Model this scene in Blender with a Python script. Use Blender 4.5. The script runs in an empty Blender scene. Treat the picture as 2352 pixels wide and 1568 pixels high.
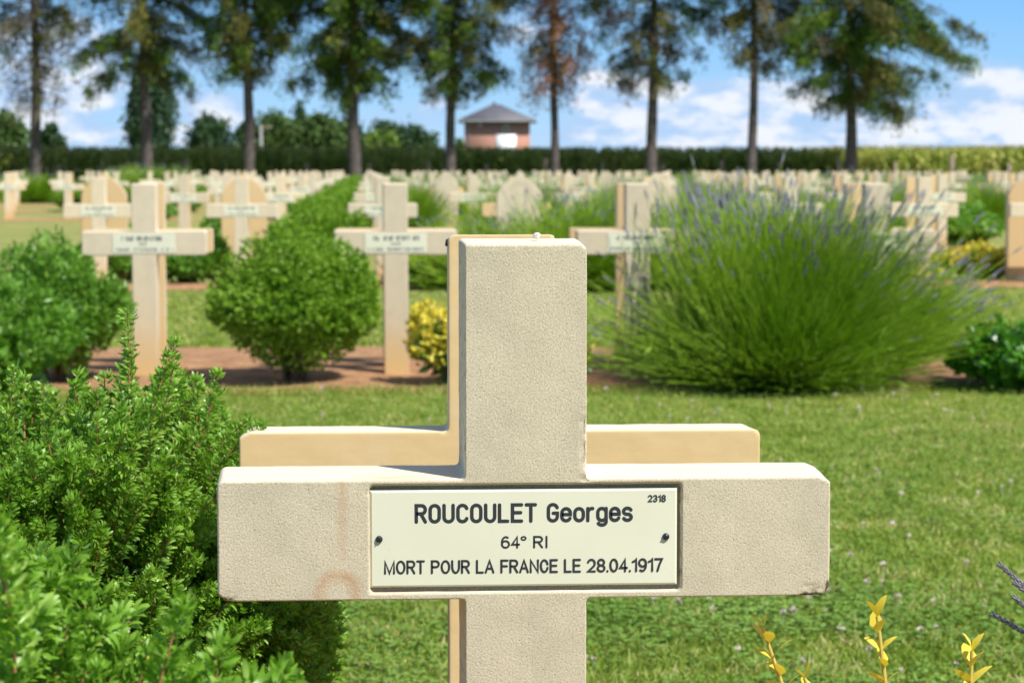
import bpy, bmesh, math, random
import numpy as np
from mathutils import Vector, Matrix, noise
R_ = math.radians
rng = np.random.default_rng(7); random.seed(7)
scene = bpy.context.scene
COL = scene.collection

# ------------------------------------------------------------------ camera
EYE = .955
PITCH, YAW = math.atan((784 - 388.6) / 5504.), R_(3.5)
cd = bpy.data.cameras.new('camera'); cam = bpy.data.objects.new('camera', cd); COL.objects.link(cam)
cam.location = (0, 0, EYE); cam.rotation_euler = (math.pi / 2 - PITCH, 0, -YAW)
cd.sensor_width = 23.5; cd.lens = 55; cd.clip_start = .05; cd.clip_end = 4000
cd.dof.use_dof = True; cd.dof.focus_distance = 2.165; cd.dof.aperture_fstop = 11
scene.camera = cam

# ------------------------------------------------------------------ light
SUN = Vector((.93, -1, 1.63)).normalized()
ld = bpy.data.lights.new('sun', 'SUN'); ld.energy = 4.6; ld.angle = R_(.5); ld.color = (1, .955, .88)
lo = bpy.data.objects.new('sun', ld); COL.objects.link(lo)
lo.rotation_euler = SUN.to_track_quat('Z', 'Y').to_euler(); lo.location = (20, -20, 40)
scene.view_settings.view_transform = 'Standard'; scene.view_settings.look = 'None'
scene.view_settings.gamma = 1; scene.view_settings.exposure = .5
scene.cycles.max_bounces = 6; scene.cycles.transparent_max_bounces = 4

def sdir(px, py):            # slope (x/y, z/y) of a direction in the sky
    F = np.array([math.sin(YAW) * math.cos(PITCH), math.cos(YAW) * math.cos(PITCH), -math.sin(PITCH)])
    Rv = np.array([math.cos(YAW), -math.sin(YAW), 0]); U = np.cross(Rv, F)
    d = F + Rv * (px - 1176) / 5504 + U * (784 - py) / 5504
    return d[0] / d[1], d[2] / d[1]

class NT:
    def __init__(s, nt): s.nt = nt; s.n = nt.nodes; s.l = nt.links
    def new(s, t, **k):
        n = s.n.new(t)
        for a, b in k.items(): setattr(n, a, b)
        return n
    def put(s, sock, v):
        if hasattr(v, 'default_value') or hasattr(v, 'links'): s.l.new(v, sock)
        elif v is not None: sock.default_value = v
    def math(s, op, a, b=None, c=None, clamp=False):
        n = s.new('ShaderNodeMath', operation=op, use_clamp=clamp)
        for i, v in enumerate((a, b, c)): s.put(n.inputs[i], v)
        return n.outputs[0]
    def vm(s, op, a, b=None):
        n = s.new('ShaderNodeVectorMath', operation=op); s.put(n.inputs[0], a); s.put(n.inputs[1], b)
        return n.outputs[0] if op not in ('LENGTH', 'DOT_PRODUCT', 'DISTANCE') else n.outputs[1]
    def noise(s, vec, scale, detail=4, rough=.5, dist=0):
        n = s.new('ShaderNodeTexNoise'); s.put(n.inputs['Vector'], vec)
        n.inputs['Scale'].default_value = scale; n.inputs['Detail'].default_value = detail
        n.inputs['Roughness'].default_value = rough; n.inputs['Distortion'].default_value = dist
        return n.outputs[0]
    def ramp(s, fac, stops, interp='LINEAR'):
        n = s.new('ShaderNodeValToRGB'); s.put(n.inputs[0], fac); e = n.color_ramp.elements
        n.color_ramp.interpolation = interp
        while len(e) < len(stops): e.new(.5)
        for i, (p, c) in enumerate(stops): e[i].position = p; e[i].color = tuple(c) + (1,) if len(c) == 3 else c
        return n.outputs[0]
    def mr(s, v, a, b, c=0, d=1, smooth=False):
        n = s.new('ShaderNodeMapRange'); n.interpolation_type = 'SMOOTHSTEP' if smooth else 'LINEAR'
        for i, x in enumerate((v, a, b, c, d)): s.put(n.inputs[i], x)
        return n.outputs[0]
    def mix(s, f, a, b, mode='MIX'):
        n = s.new('ShaderNodeMix', data_type='RGBA', blend_type=mode)
        s.put(n.inputs[0], f); s.put(n.inputs[6], a if not isinstance(a, tuple) else tuple(a) + (1,)); s.put(n.inputs[7], b if not isinstance(b, tuple) else tuple(b) + (1,))
        return n.outputs[2]

w = bpy.data.worlds.new('World'); scene.world = w; w.use_nodes = True
t = NT(w.node_tree); t.n.clear()
out = t.new('ShaderNodeOutputWorld'); bg = t.new('ShaderNodeBackground')
sky = t.new('ShaderNodeTexSky', sky_type='NISHITA'); sky.sun_disc = False
sky.sun_elevation = math.asin(SUN.z); sky.sun_rotation = math.atan2(SUN.x, SUN.y)
sky.air_density = 1.0; sky.dust_density = .6; sky.ozone_density = 1.5
tc = t.new('ShaderNodeTexCoord'); sep = t.new('ShaderNodeSeparateXYZ'); t.l.new(tc.outputs['Generated'], sep.inputs[0])
ay = t.math('MAXIMUM', t.math('ABSOLUTE', sep.outputs[1]), .02)
u = t.math('DIVIDE', sep.outputs[0], ay); v = t.math('DIVIDE', sep.outputs[2], ay)
uv = t.new('ShaderNodeCombineXYZ'); t.l.new(u, uv.inputs[0]); t.l.new(v, uv.inputs[1]); uv = uv.outputs[0]
clouds = [(2262, 205, 95, 50, 1.5), (2330, 262, 90, 52, 1.3), (2170, 262, 70, 30, .9), (1680, 232, 130, 34, 1), (1840, 300, 160, 26, .9),
          (1560, 300, 120, 30, .8), (1480, 215, 60, 30, .9), (1385, 190, 75, 34, 1.1), (1430, 255, 130, 40, .8), (1760, 215, 150, 40, .8), (1930, 235, 120, 40, .8), (1560, 255, 110, 40, .9), (2150, 330, 250, 25, .7), (1620, 325, 260, 20, .7), (2080, 300, 180, 22, .7), (22, 250, 85, 66, 1.5), (60, 205, 70, 30, 1.), (130, 300, 120, 26, .8), (250, 215, 90, 26, .7), (300, 310, 200, 20, .6),
          (165, 245, 75, 30, .6), (495, 250, 75, 34, 1.3), (420, 318, 30, 20, 1), (940, 275, 110, 42, .8), (1010, 180, 40, 60, .6), (230, 130, 170, 60, .8),
          (640, 300, 60, 20, .4), (1190, 75, 75, 55, .7), (1320, 310, 90, 22, .7), (600, 120, 120, 50, .5), (1560, 60, 130, 60, .55), (1400, 250, 70, 20, .6), (2325, 305, 60, 18, 1), (60, 60, 120, 60, .7)]
tot = None
for (cx, cy, rx, ry, s) in clouds:
    a, b = sdir(cx, cy)
    d = t.vm('MULTIPLY', t.vm('SUBTRACT', uv, (a, b, 0)), (5504. / rx, 5504. / ry, 0))
    q = t.mr(t.vm('LENGTH', d), 0, 2.3, s, 0, True)
    tot = q if tot is None else t.math('ADD', tot, q)
tot = t.math('MINIMUM', tot, 1.15)
sv = t.vm('MULTIPLY', uv, (1, 2.2, 1))
n1 = t.noise(sv, 38, 7, .62); n2 = t.noise(t.vm('ADD', sv, (.004, -.012, 3)), 38, 5, .6); n3 = t.noise(sv, 9, 3)
wide = t.mr(t.math('ABSOLUTE', u), .25, .4, 0, .3)   # generic broken cloud elsewhere in the sky
cov = t.math('ADD', t.math('ADD', tot, wide), t.math('MULTIPLY', n1, 1.35))
cov = t.math('ADD', cov, t.math('MULTIPLY', n3, .35))
mask = t.mr(cov, 1.05, 1.95, 0, 1, True)
core = t.mr(t.math('ADD', cov, t.math('MULTIPLY', t.math('SUBTRACT', n1, n2), 2.2)), 1.55, 2.4, 0, 1, True)
ccol = t.mix(core, (.33, .47, .68), (.66, .68, .72))
haze = t.mr(v, .10, .7, .93, 0, True)
skc = t.new('ShaderNodeVectorMath', operation='SCALE'); t.l.new(sky.outputs[0], skc.inputs[0]); skc.inputs['Scale'].default_value = .1
base = t.mix(haze, skc.outputs[0], t.ramp(v, [(0, (.40, .56, .74)), (.025, (.27, .49, .73)), (.075, (.15, .385, .71)), (.4, (.09, .26, .60))]))
colr = t.mix(t.math('MULTIPLY', mask, .92), base, ccol)
t.l.new(colr, bg.inputs[0]); bg.inputs[1].default_value = 1.0; t.l.new(bg.outputs[0], out.inputs[0])
SKYMIX = (skc, haze)

# ------------------------------------------------------------------ helpers
def tag(o, label=None, cat=None, group=None, kind=None):
    if label: o['label'] = label
    if cat: o['category'] = cat
    if group: o['group'] = group
    if kind: o['kind'] = kind
    return o

def empty(name, loc, rz=0):
    o = bpy.data.objects.new(name, None); o.location = loc; o.rotation_euler = (0, 0, rz); o.empty_display_size = .1
    COL.objects.link(o); return o

def link(name, me, parent=None, loc=None):
    o = bpy.data.objects.new(name, me); COL.objects.link(o)
    if parent: o.parent = parent
    if loc is not None: o.location = loc
    return o

def mkmesh(name, V, Fs, mat, smooth=False):
    """V (n,3) array; Fs list of (m,k) arrays"""
    V = np.asarray(V, np.float32); Fs = [np.asarray(f, np.int32) for f in Fs if len(f)]
    me = bpy.data.meshes.new(name); me.vertices.add(len(V)); me.vertices.foreach_set('co', V.ravel())
    tot = np.concatenate([np.full(len(f), f.shape[1], np.int32) for f in Fs]); idx = np.concatenate([f.ravel() for f in Fs])
    me.loops.add(len(idx)); me.loops.foreach_set('vertex_index', idx)
    me.polygons.add(len(tot)); st = np.concatenate([[0], np.cumsum(tot)[:-1]]).astype(np.int32)
    me.polygons.foreach_set('loop_start', st)
    if smooth: me.polygons.foreach_set('use_smooth', np.ones(len(tot), bool))
    me.update(calc_edges=True); me.materials.append(mat); return me

class MB:
    """collects geometry for ONE mesh object"""
    def __init__(s): s.V = []; s.F = {}; s.n = 0
    def add(s, V, F):
        V = np.asarray(V, float).reshape(-1, 3); F = np.asarray(F)
        if not len(V): return s
        s.V.append(V); s.F.setdefault(F.shape[1], []).append(F + s.n); s.n += len(V); return s
    def poly(s, pts): return s.add(pts, [list(range(len(pts)))])
    def box(s, a, b):
        x0, y0, z0 = a; x1, y1, z1 = b
        return s.add([(x0, y0, z0), (x1, y0, z0), (x1, y1, z0), (x0, y1, z0), (x0, y0, z1), (x1, y0, z1), (x1, y1, z1), (x0, y1, z1)],
                     [(0, 3, 2, 1), (4, 5, 6, 7), (0, 1, 5, 4), (1, 2, 6, 5), (2, 3, 7, 6), (3, 0, 4, 7)])
    def tube(s, pts, rad, n=8):
        pts = [Vector(p) for p in pts]; V = []; 
        for i, p in enumerate(pts):
            d = (pts[min(i + 1, len(pts) - 1)] - pts[max(i - 1, 0)]).normalized()
            a = d.orthogonal().normalized() if i == 0 else (a - d * a.dot(d)).normalized(); b = d.cross(a)
            for k in range(n):
                th = 2 * math.pi * k / n; V.append(p + (a * math.cos(th) + b * math.sin(th)) * rad[i])
        F = [(i * n + k, i * n + (k + 1) % n, (i + 1) * n + (k + 1) % n, (i + 1) * n + k) for i in range(len(pts) - 1) for k in range(n)]
        s.add([tuple(v) for v in V], F)
        s.poly([tuple(v) for v in V[:n]][::-1]); s.poly([tuple(v) for v in V[-n:]]); return s
    def arr(s): return np.concatenate(s.V), [np.concatenate(f) for f in s.F.values()]
    def mesh(s, name, mat, smooth=False):
        V, F = s.arr(); return mkmesh(name, V, F, mat, smooth)
    def build(s, name, mat, parent=None, smooth=False, loc=None): return link(name, s.mesh(name, mat, smooth), parent, loc)

def nrm(a): return a / np.maximum(np.linalg.norm(a, axis=-1, keepdims=True), 1e-9)
def frames(d, roll):
    d = nrm(np.asarray(d, float)); ref = np.tile([0, 0, 1.], (len(d), 1)); ref[np.abs(d[:, 2]) > .95] = [1, 0, 0]
    sd = nrm(np.cross(d, ref)); nn = np.cross(sd, d); c, s_ = np.cos(roll)[:, None], np.sin(roll)[:, None]
    return np.stack([c * sd + s_ * nn, d, -s_ * sd + c * nn], axis=2)
def inst(tv, tf, M, T):
    n, k = len(T), len(tv)
    V = np.einsum('nij,kj->nki', M, tv) + T[:, None, :]
    return V.reshape(-1, 3), (tf[None] + (np.arange(n) * k)[:, None, None]).reshape(-1, tf.shape[1])
def scaled(M, sx, sy, sz): return M * np.stack([sx, sy, sz], axis=1)[:, None, :]
def prism(n=3):
    v = [(math.cos(2 * math.pi * k / n), y, math.sin(2 * math.pi * k / n)) for y in (0, 1) for k in range(n)]
    return np.array(v), np.array([(k, k + n, (k + 1) % n + n, (k + 1) % n) for k in range(n)])
PR3 = prism(3); PR4 = prism(4)
LEAF = (np.array([(-.12, 0, 0), (.12, 0, 0), (.40, .42, .10), (-.40, .42, .10), (.46, .76, .05), (-.46, .76, .05), (.16, 1, -.12), (-.16, 1, -.12)]),
        np.array([(0, 1, 2, 3), (3, 2, 4, 5), (5, 4, 6, 7)]))
DIA = (np.array([(0, 0, 0), (.5, .5, .08), (0, 1, 0), (-.5, .5, .08)]), np.array([(0, 1, 2, 3)]))
OVAL = (np.array([(-.1, 0, 0), (.1, 0, 0), (.5, .45, .12), (0, .5, 0), (-.5, .45, .12), (0, 1, -.05)]), np.array([(0, 1, 2, 3), (0, 3, 4, 4), (3, 2, 5, 5), (4, 3, 5, 5)]))
OVAL = (np.array([(-.08, 0, 0), (.08, 0, 0), (.48, .4, .1), (-.48, .4, .1), (.3, .8, .04), (-.3, .8, .04), (.04, 1, -.05), (-.04, 1, -.05)]), LEAF[1])
def uni(n, a, b): return rng.uniform(a, b, n)
def sph(n):
    v = rng.normal(size=(n, 3)); return nrm(v)

# ------------------------------------------------------------------ materials
def newmat(name):
    m = bpy.data.materials.new(name); m.use_nodes = True; t = NT(m.node_tree); t.n.clear()
    o = t.new('ShaderNodeOutputMaterial'); return m, t, o
def foliage(name, c1, c2, trans=.3, rough=.45, spec=.4, nscale=3., c3=None, tcol=None):
    m, t, o = newmat(name)
    g = t.new('ShaderNodeNewGeometry'); tc = t.new('ShaderNodeTexCoord')
    f = t.math('ADD', t.math('MULTIPLY', g.outputs['Random Per Island'], .65), t.math('MULTIPLY', t.mr(t.noise(tc.outputs['Object'], nscale, 2), .3, .7), .45))
    st = [(0, c1), (1, c2)] if c3 is None else [(0, c1), (.7, c2), (1, c3)]
    c = t.ramp(f, st)
    p = t.new('ShaderNodeBsdfPrincipled'); t.put(p.inputs['Base Color'], c); p.inputs['Roughness'].default_value = rough
    p.inputs['Specular IOR Level'].default_value = spec
    tr = t.new('ShaderNodeBsdfTranslucent'); t.put(tr.inputs[0], t.mix(1., c, tcol or (1., 1., .45), 'MULTIPLY'))
    mx = t.new('ShaderNodeMixShader'); mx.inputs[0].default_value = trans
    t.l.new(p.outputs[0], mx.inputs[1]); t.l.new(tr.outputs[0], mx.inputs[2]); t.l.new(mx.outputs[0], o.inputs[0]); return m
def plain(name, c, rough=.6, c2=None, nscale=20., bump=0, bscale=80., spec=.5, metallic=0):
    m, t, o = newmat(name); p = t.new('ShaderNodeBsdfPrincipled'); tc = t.new('ShaderNodeTexCoord')
    if c2: t.put(p.inputs['Base Color'], t.ramp(t.noise(tc.outputs['Object'], nscale, 5, .6), [(.3, c), (.7, c2)]))
    else: p.inputs['Base Color'].default_value = tuple(c) + (1,)
    p.inputs['Roughness'].default_value = rough; p.inputs['Specular IOR Level'].default_value = spec; p.inputs['Metallic'].default_value = metallic
    if bump:
        b = t.new('ShaderNodeBump'); b.inputs['Strength'].default_value = 1; b.inputs['Distance'].default_value = bump
        t.l.new(t.noise(tc.outputs['Object'], bscale, 5, .6), b.inputs['Height']); t.l.new(b.outputs[0], p.inputs['Normal'])
    t.l.new(p.outputs[0], o.inputs[0]); return m

def stone(name, fine, front=(.525, .46, .33), back=(.57, .425, .215), marks=False):
    m, t, o = newmat(name); p = t.new('ShaderNodeBsdfPrincipled'); tc = t.new('ShaderNodeTexCoord'); oc = tc.outputs['Object']
    s = t.new('ShaderNodeSeparateXYZ'); t.l.new(tc.outputs['Normal'], s.inputs[0])
    sp = t.new('ShaderNodeSeparateXYZ'); t.l.new(oc, sp.inputs[0])
    isback = t.mr(s.outputs[1], .55, .8)
    blot = t.noise(oc, 14, 4, .6); c = t.ramp(blot, [(.3, tuple(x * .93 for x in front)), (.7, tuple(x * 1.06 for x in front))])
    if fine:
        sand = t.noise(oc, 620, 3, .7); c = t.mix(1., c, t.ramp(sand, [(.32, (.66, .63, .58)), (.5, (1, 1, 1)), (.70, (1.22, 1.22, 1.22))]), 'MULTIPLY')
        vo = t.new('ShaderNodeTexVoronoi'); t.l.new(oc, vo.inputs[0]); vo.inputs['Scale'].default_value = 240; vo.inputs['Randomness'].default_value = 1
        grain = t.mr(vo.outputs['Distance'], .05, .16, 1, 0)
        wn = t.new('ShaderNodeTexWhiteNoise'); t.l.new(vo.outputs['Position'], wn.inputs[0])
        c = t.mix(t.math('MULTIPLY', grain, t.mr(wn.outputs[0], .90, .92, 0, .7)), c, (.80, .77, .70))
        c = t.mix(t.math('MULTIPLY', grain, t.mr(wn.outputs[0], .10, .08, 0, .85)), c, (.18, .14, .09))
        c = t.mix(t.mr(t.noise(t.vm('MULTIPLY', oc, (1, 1, .55)), 16, 8, .72), .47, .70, 0, .42), c, (.36, .32, .24))     # grey weathering blotches
    cb = t.ramp(t.noise(t.vm('MULTIPLY', oc, (3, 3, 14)), 9, 4, .6), [(.3, back), (.7, tuple(min(1, x * 1.07) for x in back))])
    c = t.mix(t.mr(t.math('ABSOLUTE', s.outputs[1]), .5, .25, 0, .8), c, (.80, .68, .51))  # tops and sides tinted lighter to imitate sunlit top faces
    v2 = t.new('ShaderNodeTexVoronoi'); t.l.new(oc, v2.inputs[0]); v2.inputs['Scale'].default_value = 34
    w2 = t.new('ShaderNodeTexWhiteNoise'); t.l.new(v2.outputs['Position'], w2.inputs[0])
    pin = t.math('MULTIPLY', t.mr(v2.outputs['Distance'], .035, .07, 1, 0), t.mr(w2.outputs[0], .62, .64))
    cb = t.mix(t.math('MULTIPLY', pin, .75), cb, (.10, .06, .03))
    cb = t.mix(t.mr(t.noise(oc, 11, 5, .65), .52, .70, 0, .35), cb, (.60, .52, .36))
    c = t.mix(isback, c, cb)
    oi = t.new('ShaderNodeObjectInfo'); c = t.mix(1., c, t.ramp(oi.outputs['Random'], [(0, (.84, .83, .82)), (.5, (.97, .97, .97)), (1, (1.06, 1.03, .97))]), 'MULTIPLY') if not fine else c
    # earth splashed up on the foot of the stone
    low = t.mr(t.math('ADD', sp.outputs[2], t.math('MULTIPLY', t.noise(oc, 9, 3), .12)), .07, .38, .95, 0, True)
    c = t.mix(low, c, (.58, .385, .17))
    if marks:
        def circ(cx, cz, r0, r1, r2):    # ring of rust
            d = t.vm('LENGTH', t.vm('MULTIPLY', t.vm('SUBTRACT', oc, (cx, 0, cz)), (1, 0, 1)))
            d = t.math('ADD', d, t.math('MULTIPLY', t.math('SUBTRACT', t.noise(oc, 60, 3), .5), .006))
            return t.math('MULTIPLY', t.mr(d, r0, r1), t.mr(d, r1, r2, 1, 0))
        front_only = t.mr(s.outputs[1], -.5, -.8)
        ring = t.math('MULTIPLY', t.math('MULTIPLY', circ(-.1705, .572, .007, .017, .026), front_only), t.mr(t.noise(oc, 45, 4, .6), .3, .65, .35, 1))
        strk = t.mr(t.math('ABSOLUTE', t.math('ADD', t.math('ADD', sp.outputs[0], .1665), t.math('MULTIPLY', t.math('SUBTRACT', t.noise(oc, 25, 2), .5), .006))), 0, .007, 1, 0)
        strk = t.math('MULTIPLY', t.math('MULTIPLY', strk, t.mr(sp.outputs[2], .597, .605)), t.math('MULTIPLY', front_only, t.mr(sp.outputs[2], .62, .672, .30, .5)))
        top = t.math('MULTIPLY', t.mr(s.outputs[2], .5, .8), t.mr(t.vm('LENGTH', t.vm('MULTIPLY', t.vm('SUBTRACT', oc, (-.125, .012, 0)), (1, 2, 0))), 0, .05, .45, 0))
        c = t.mix(t.math('MULTIPLY', ring, .70), c, (.42, .215, .09)); c = t.mix(strk, c, (.45, .26, .14)); c = t.mix(top, c, (.62, .33, .20))
        gs = t.math('MULTIPLY', t.mr(t.vm('LENGTH', t.vm('MULTIPLY', t.vm('SUBTRACT', oc, (-.005, -.045, .882)), (1, 1, 2.2))), .005, .05, 1, 0), t.mr(t.noise(oc, 120, 4), .4, .65))
        c = t.mix(t.math('MULTIPLY', gs, .35), c, (.30, .27, .10))
        # dark moss on the chipped lower arm corners
        def blot_at(x, z, sx, sz, amt):
            d = t.vm('LENGTH', t.vm('MULTIPLY', t.vm('SUBTRACT', oc, (x, 0, z)), (1 / sx, 0, 1 / sz)))
            return t.mr(t.math('ADD', d, t.math('MULTIPLY', t.noise(oc, 170, 4, .7), 1.3)), 1.25, 1.62, amt, 0)
        for b in ((.264, .5655, .022, .005, .9), (.277, .572, .003, .010, .85), (-.276, .5665, .008, .004, .6)):
            c = t.mix(blot_at(*b), c, (.035, .028, .018))
    lm = t.math('MULTIPLY', t.mr(s.outputs[0], -.6, -.8), t.mr(t.noise(oc, 90, 5, .7), .54, .64, 0, .6))  # left-facing sides patchily darkened
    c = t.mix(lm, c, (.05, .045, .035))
    t.put(p.inputs['Base Color'], c); p.inputs['Roughness'].default_value = .85; p.inputs['Specular IOR Level'].default_value = .25
    if fine:
        b1 = t.new('ShaderNodeBump'); b1.inputs['Distance'].default_value = .0004; t.put(b1.inputs['Strength'], t.mr(isback, 0, 1, 1, .12))
        h = t.math('ADD', t.noise(oc, 520, 3, .7), t.mr(vo.outputs['Distance'], 0, .3, -.5, 0)); t.l.new(h, b1.inputs['Height'])
        b2 = t.new('ShaderNodeBump'); b2.inputs['Distance'].default_value = .0008; b2.inputs['Strength'].default_value = .3
        t.l.new(t.noise(oc, 60, 3, .6), b2.inputs['Height']); t.l.new(b1.outputs[0], b2.inputs['Normal']); t.l.new(b2.outputs[0], p.inputs['Normal'])
    t.l.new(p.outputs[0], o.inputs[0]); return m

M = {}
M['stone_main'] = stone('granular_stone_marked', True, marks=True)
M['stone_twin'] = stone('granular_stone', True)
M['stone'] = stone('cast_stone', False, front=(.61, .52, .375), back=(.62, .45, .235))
M['ink'] = plain('engraved_ink', (.025, .028, .033), .45)
M['letters_far'] = plain('plate_letters', (.10, .11, .11), .6)
M['screw'] = plain('dark_screw', (.035, .045, .06), .3, spec=.6, metallic=.5)
M['slot'] = plain('screw_slot', (.005, .005, .006), .7)
def plate_mat(fine):
    m, t, o = newmat('cream_plate' + ('_scratched' if fine else '')); p = t.new('ShaderNodeBsdfPrincipled'); tc = t.new('ShaderNodeTexCoord'); oc = tc.outputs['Object']
    c = t.ramp(t.noise(oc, 12, 3), [(.3, (.63, .62, .47)), (.7, (.67, .66, .51))])
    if fine:
        q = t.new('ShaderNodeMapping'); t.l.new(oc, q.inputs[0]); q.inputs['Rotation'].default_value = (0, .22, 0); q.inputs['Scale'].default_value = (4, 1, 160)
        sc = t.noise(q.outputs[0], 6, 4, .6); c = t.mix(t.mr(sc, .60, .72, 0, .22), c, (.58, .55, .42)); c = t.mix(t.mr(t.noise(oc, 300, 2), .73, .76, 0, .5), c, (.4, .35, .25))
    t.put(p.inputs['Base Color'], c); p.inputs['Roughness'].default_value = .38; p.inputs['Specular IOR Level'].default_value = .4
    t.l.new(p.outputs[0], o.inputs[0]); return m
M['plate'] = plate_mat(True); M['plate_far'] = plate_mat(False)
M['potentilla'] = foliage('shrub_leaf_fresh', (.11, .26, .018), (.25, .48, .045), .45, .38, .6, 8, c3=(.46, .65, .15))
M['potentilla_shaded'] = foliage('shrub_leaf_shaded', (.03, .10, .01), (.08, .20, .018), .2, .45, .4, 8)  # leaf green darkened to stand for shade inside the shrub
M['stem_red'] = plain('reddish_stem', (.20, .085, .035), .6, (.33, .17, .06), 60)
M['bud'] = plain('yellow_bud', (.62, .50, .05), .5)
M['stem'] = plain('brown_stem', (.07, .045, .028), .8, (.12, .08, .05), 30)
M['box'] = foliage('box_leaf', (.11, .24, .012), (.23, .42, .03), .42, .45, .4, 6, c3=(.42, .58, .11))
M['blue'] = foliage('bluegreen_leaf', (.085, .22, .02), (.18, .39, .04), .40, .42, .45, 6, c3=(.36, .57, .13))
M['gloss'] = foliage('glossy_leaf', (.04, .15, .01), (.12, .34, .03), .3, .25, .8, 6)
M['gold'] = foliage('golden_leaf', (.60, .52, .04), (.85, .74, .10), .3, .45, .4, 6, tcol=(1, .9, .4))
M['gold_green'] = foliage('golden_shrub_green_leaf', (.04, .13, .015), (.14, .26, .03), .3, .45, .4, 6)
M['gold_stem'] = plain('golden_stem', (.52, .40, .08), .5)
M['lav'] = foliage('lavender_stem', (.22, .40, .015), (.38, .58, .045), .47, .5, .3, 4, c3=(.50, .66, .16))
M['lav_base'] = foliage('lavender_leaf', (.15, .30, .02), (.28, .46, .06), .4, .6, .3, 5)
M['spike'] = plain('lavender_spike', (.13, .12, .165), .8, (.27, .275, .315), 90)
M['grass'] = foliage('grass_blade', (.10, .21, .02), (.31, .41, .06), .40, .5, .3, 5., c3=(.72, .62, .34))
M['clover'] = foliage('clover_leaf', (.11, .23, .02), (.26, .42, .08), .3, .5, .35, 3)
M['clover_f'] = foliage('clover_flower', (.58, .42, .37), (.88, .82, .72), .2, .7, .2, 4, tcol=(1, 1, 1))
M['corn'] = foliage('maize_leaf', (.12, .22, .03), (.44, .50, .10), .25, .5, .35, .5, c3=(.74, .66, .26))
M['tassel'] = foliage('maize_tassel', (.40, .35, .14), (.55, .47, .2), .3, .7, .2, 1)
M['bark'] = plain('spruce_bark', (.045, .037, .034), .9, (.13, .11, .105), 3.5, .02, 6, .2)
M['wood'] = plain('fence_wood', (.20, .14, .10), .85, (.32, .25, .19), 6)
M['lavfar'] = M['lav']

# ------------------------------------------------------------------ ground
def ground_mat():
    m, t, o = newmat('lawn'); p = t.new('ShaderNodeBsdfPrincipled'); tc = t.new('ShaderNodeTexCoord'); oc = tc.outputs['Object']
    a = t.noise(oc, .9, 5, .6); b = t.noise(oc, 22, 5, .7); d = t.noise(oc, 120, 3, .7)
    c = t.ramp(t.math('ADD', t.math('MULTIPLY', a, .5), t.math('MULTIPLY', b, .5)), [(.3, (.11, .17, .025)), (.5, (.24, .295, .06)), (.68, (.42, .38, .15))])
    c = t.mix(1., c, t.ramp(d, [(.3, (.55, .6, .5)), (.7, (1.25, 1.2, 1.1))]), 'MULTIPLY')
    c = t.mix(t.mr(t.noise(t.vm('MULTIPLY', oc, (1, .5, 1)), .55, 4), .56, .66, 0, .6), c, (.34, .29, .13))
    sy = t.new('ShaderNodeSeparateXYZ'); t.l.new(oc, sy.inputs[0])
    c = t.mix(t.mr(sy.outputs[1], 12, 19, 0, .45), c, t.ramp(t.noise(t.vm('MULTIPLY', oc, (1, .35, 1)), 2.2, 5, .6), [(.35, (.22, .24, .075)), (.52, (.36, .34, .13)), (.66, (.46, .38, .19))]))      # drier turf further back
    t.put(p.inputs['Base Color'], c); p.inputs['Roughness'].default_value = .9; p.inputs['Specular IOR Level'].default_value = .1
    bp = t.new('ShaderNodeBump'); bp.inputs['Distance'].default_value = .03; t.l.new(b, bp.inputs['Height']); t.l.new(bp.outputs[0], p.inputs['Normal'])
    t.l.new(p.outputs[0], o.inputs[0]); return m
g = MB(); g.poly([(-1500, -300, 0), (1500, -300, 0), (1500, 3000, 0), (-1500, 3000, 0)])
tag(g.build('lawn', ground_mat()), 'mown green lawn between the rows of graves', kind='structure')

def soil_mat():
    m, t, o = newmat('soil'); p = t.new('ShaderNodeBsdfPrincipled'); tc = t.new('ShaderNodeTexCoord'); oc = tc.outputs['Object']
    c = t.ramp(t.noise(oc, 14, 7, .7), [(.3, (.27, .135, .065)), (.5, (.46, .255, .135)), (.7, (.62, .38, .21))])
    c = t.mix(t.mr(t.noise(oc, 55, 3), .60, .68, 0, .6), c, (.10, .06, .035))
    t.put(p.inputs['Base Color'], c); p.inputs['Roughness'].default_value = .95; p.inputs['Specular IOR Level'].default_value = .1
    bp = t.new('ShaderNodeBump'); bp.inputs['Distance'].default_value = .03; t.l.new(t.noise(oc, 30, 5, .7), bp.inputs['Height']); t.l.new(bp.outputs[0], p.inputs['Normal'])
    t.l.new(p.outputs[0], o.inputs[0]); return m
SOIL = soil_mat()
ROW0, STEP = 2.15, 8.6
def rowY(j): return ROW0 + STEP * j + (.15 if j == 1 else 0)
def bed(x0, x1, y0, y1):
    nx = int((x1 - x0) / .25) + 2; ny = 8; V = []
    for i in range(nx):
        for j in range(ny):
            x = x0 + (x1 - x0) * i / (nx - 1); f = j / (ny - 1)
            e = noise.noise(Vector((x * 2.1, y0, 0))) * .1; e2 = noise.noise(Vector((x * 2.1, y1, 5))) * .1
            y = (y0 + e) * (1 - f) + (y1 + e2) * f
            z = .004 + .03 * math.sin(math.pi * f) * (1 + .8 * noise.noise(Vector((x * 4, y * 4, 1))))
            V.append((x, y, z))
    F = [(i * ny + j, (i + 1) * ny + j, (i + 1) * ny + j + 1, i * ny + j + 1) for i in range(nx - 1) for j in range(ny - 1)]
    m = MB(); m.add(V, F); return m
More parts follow.
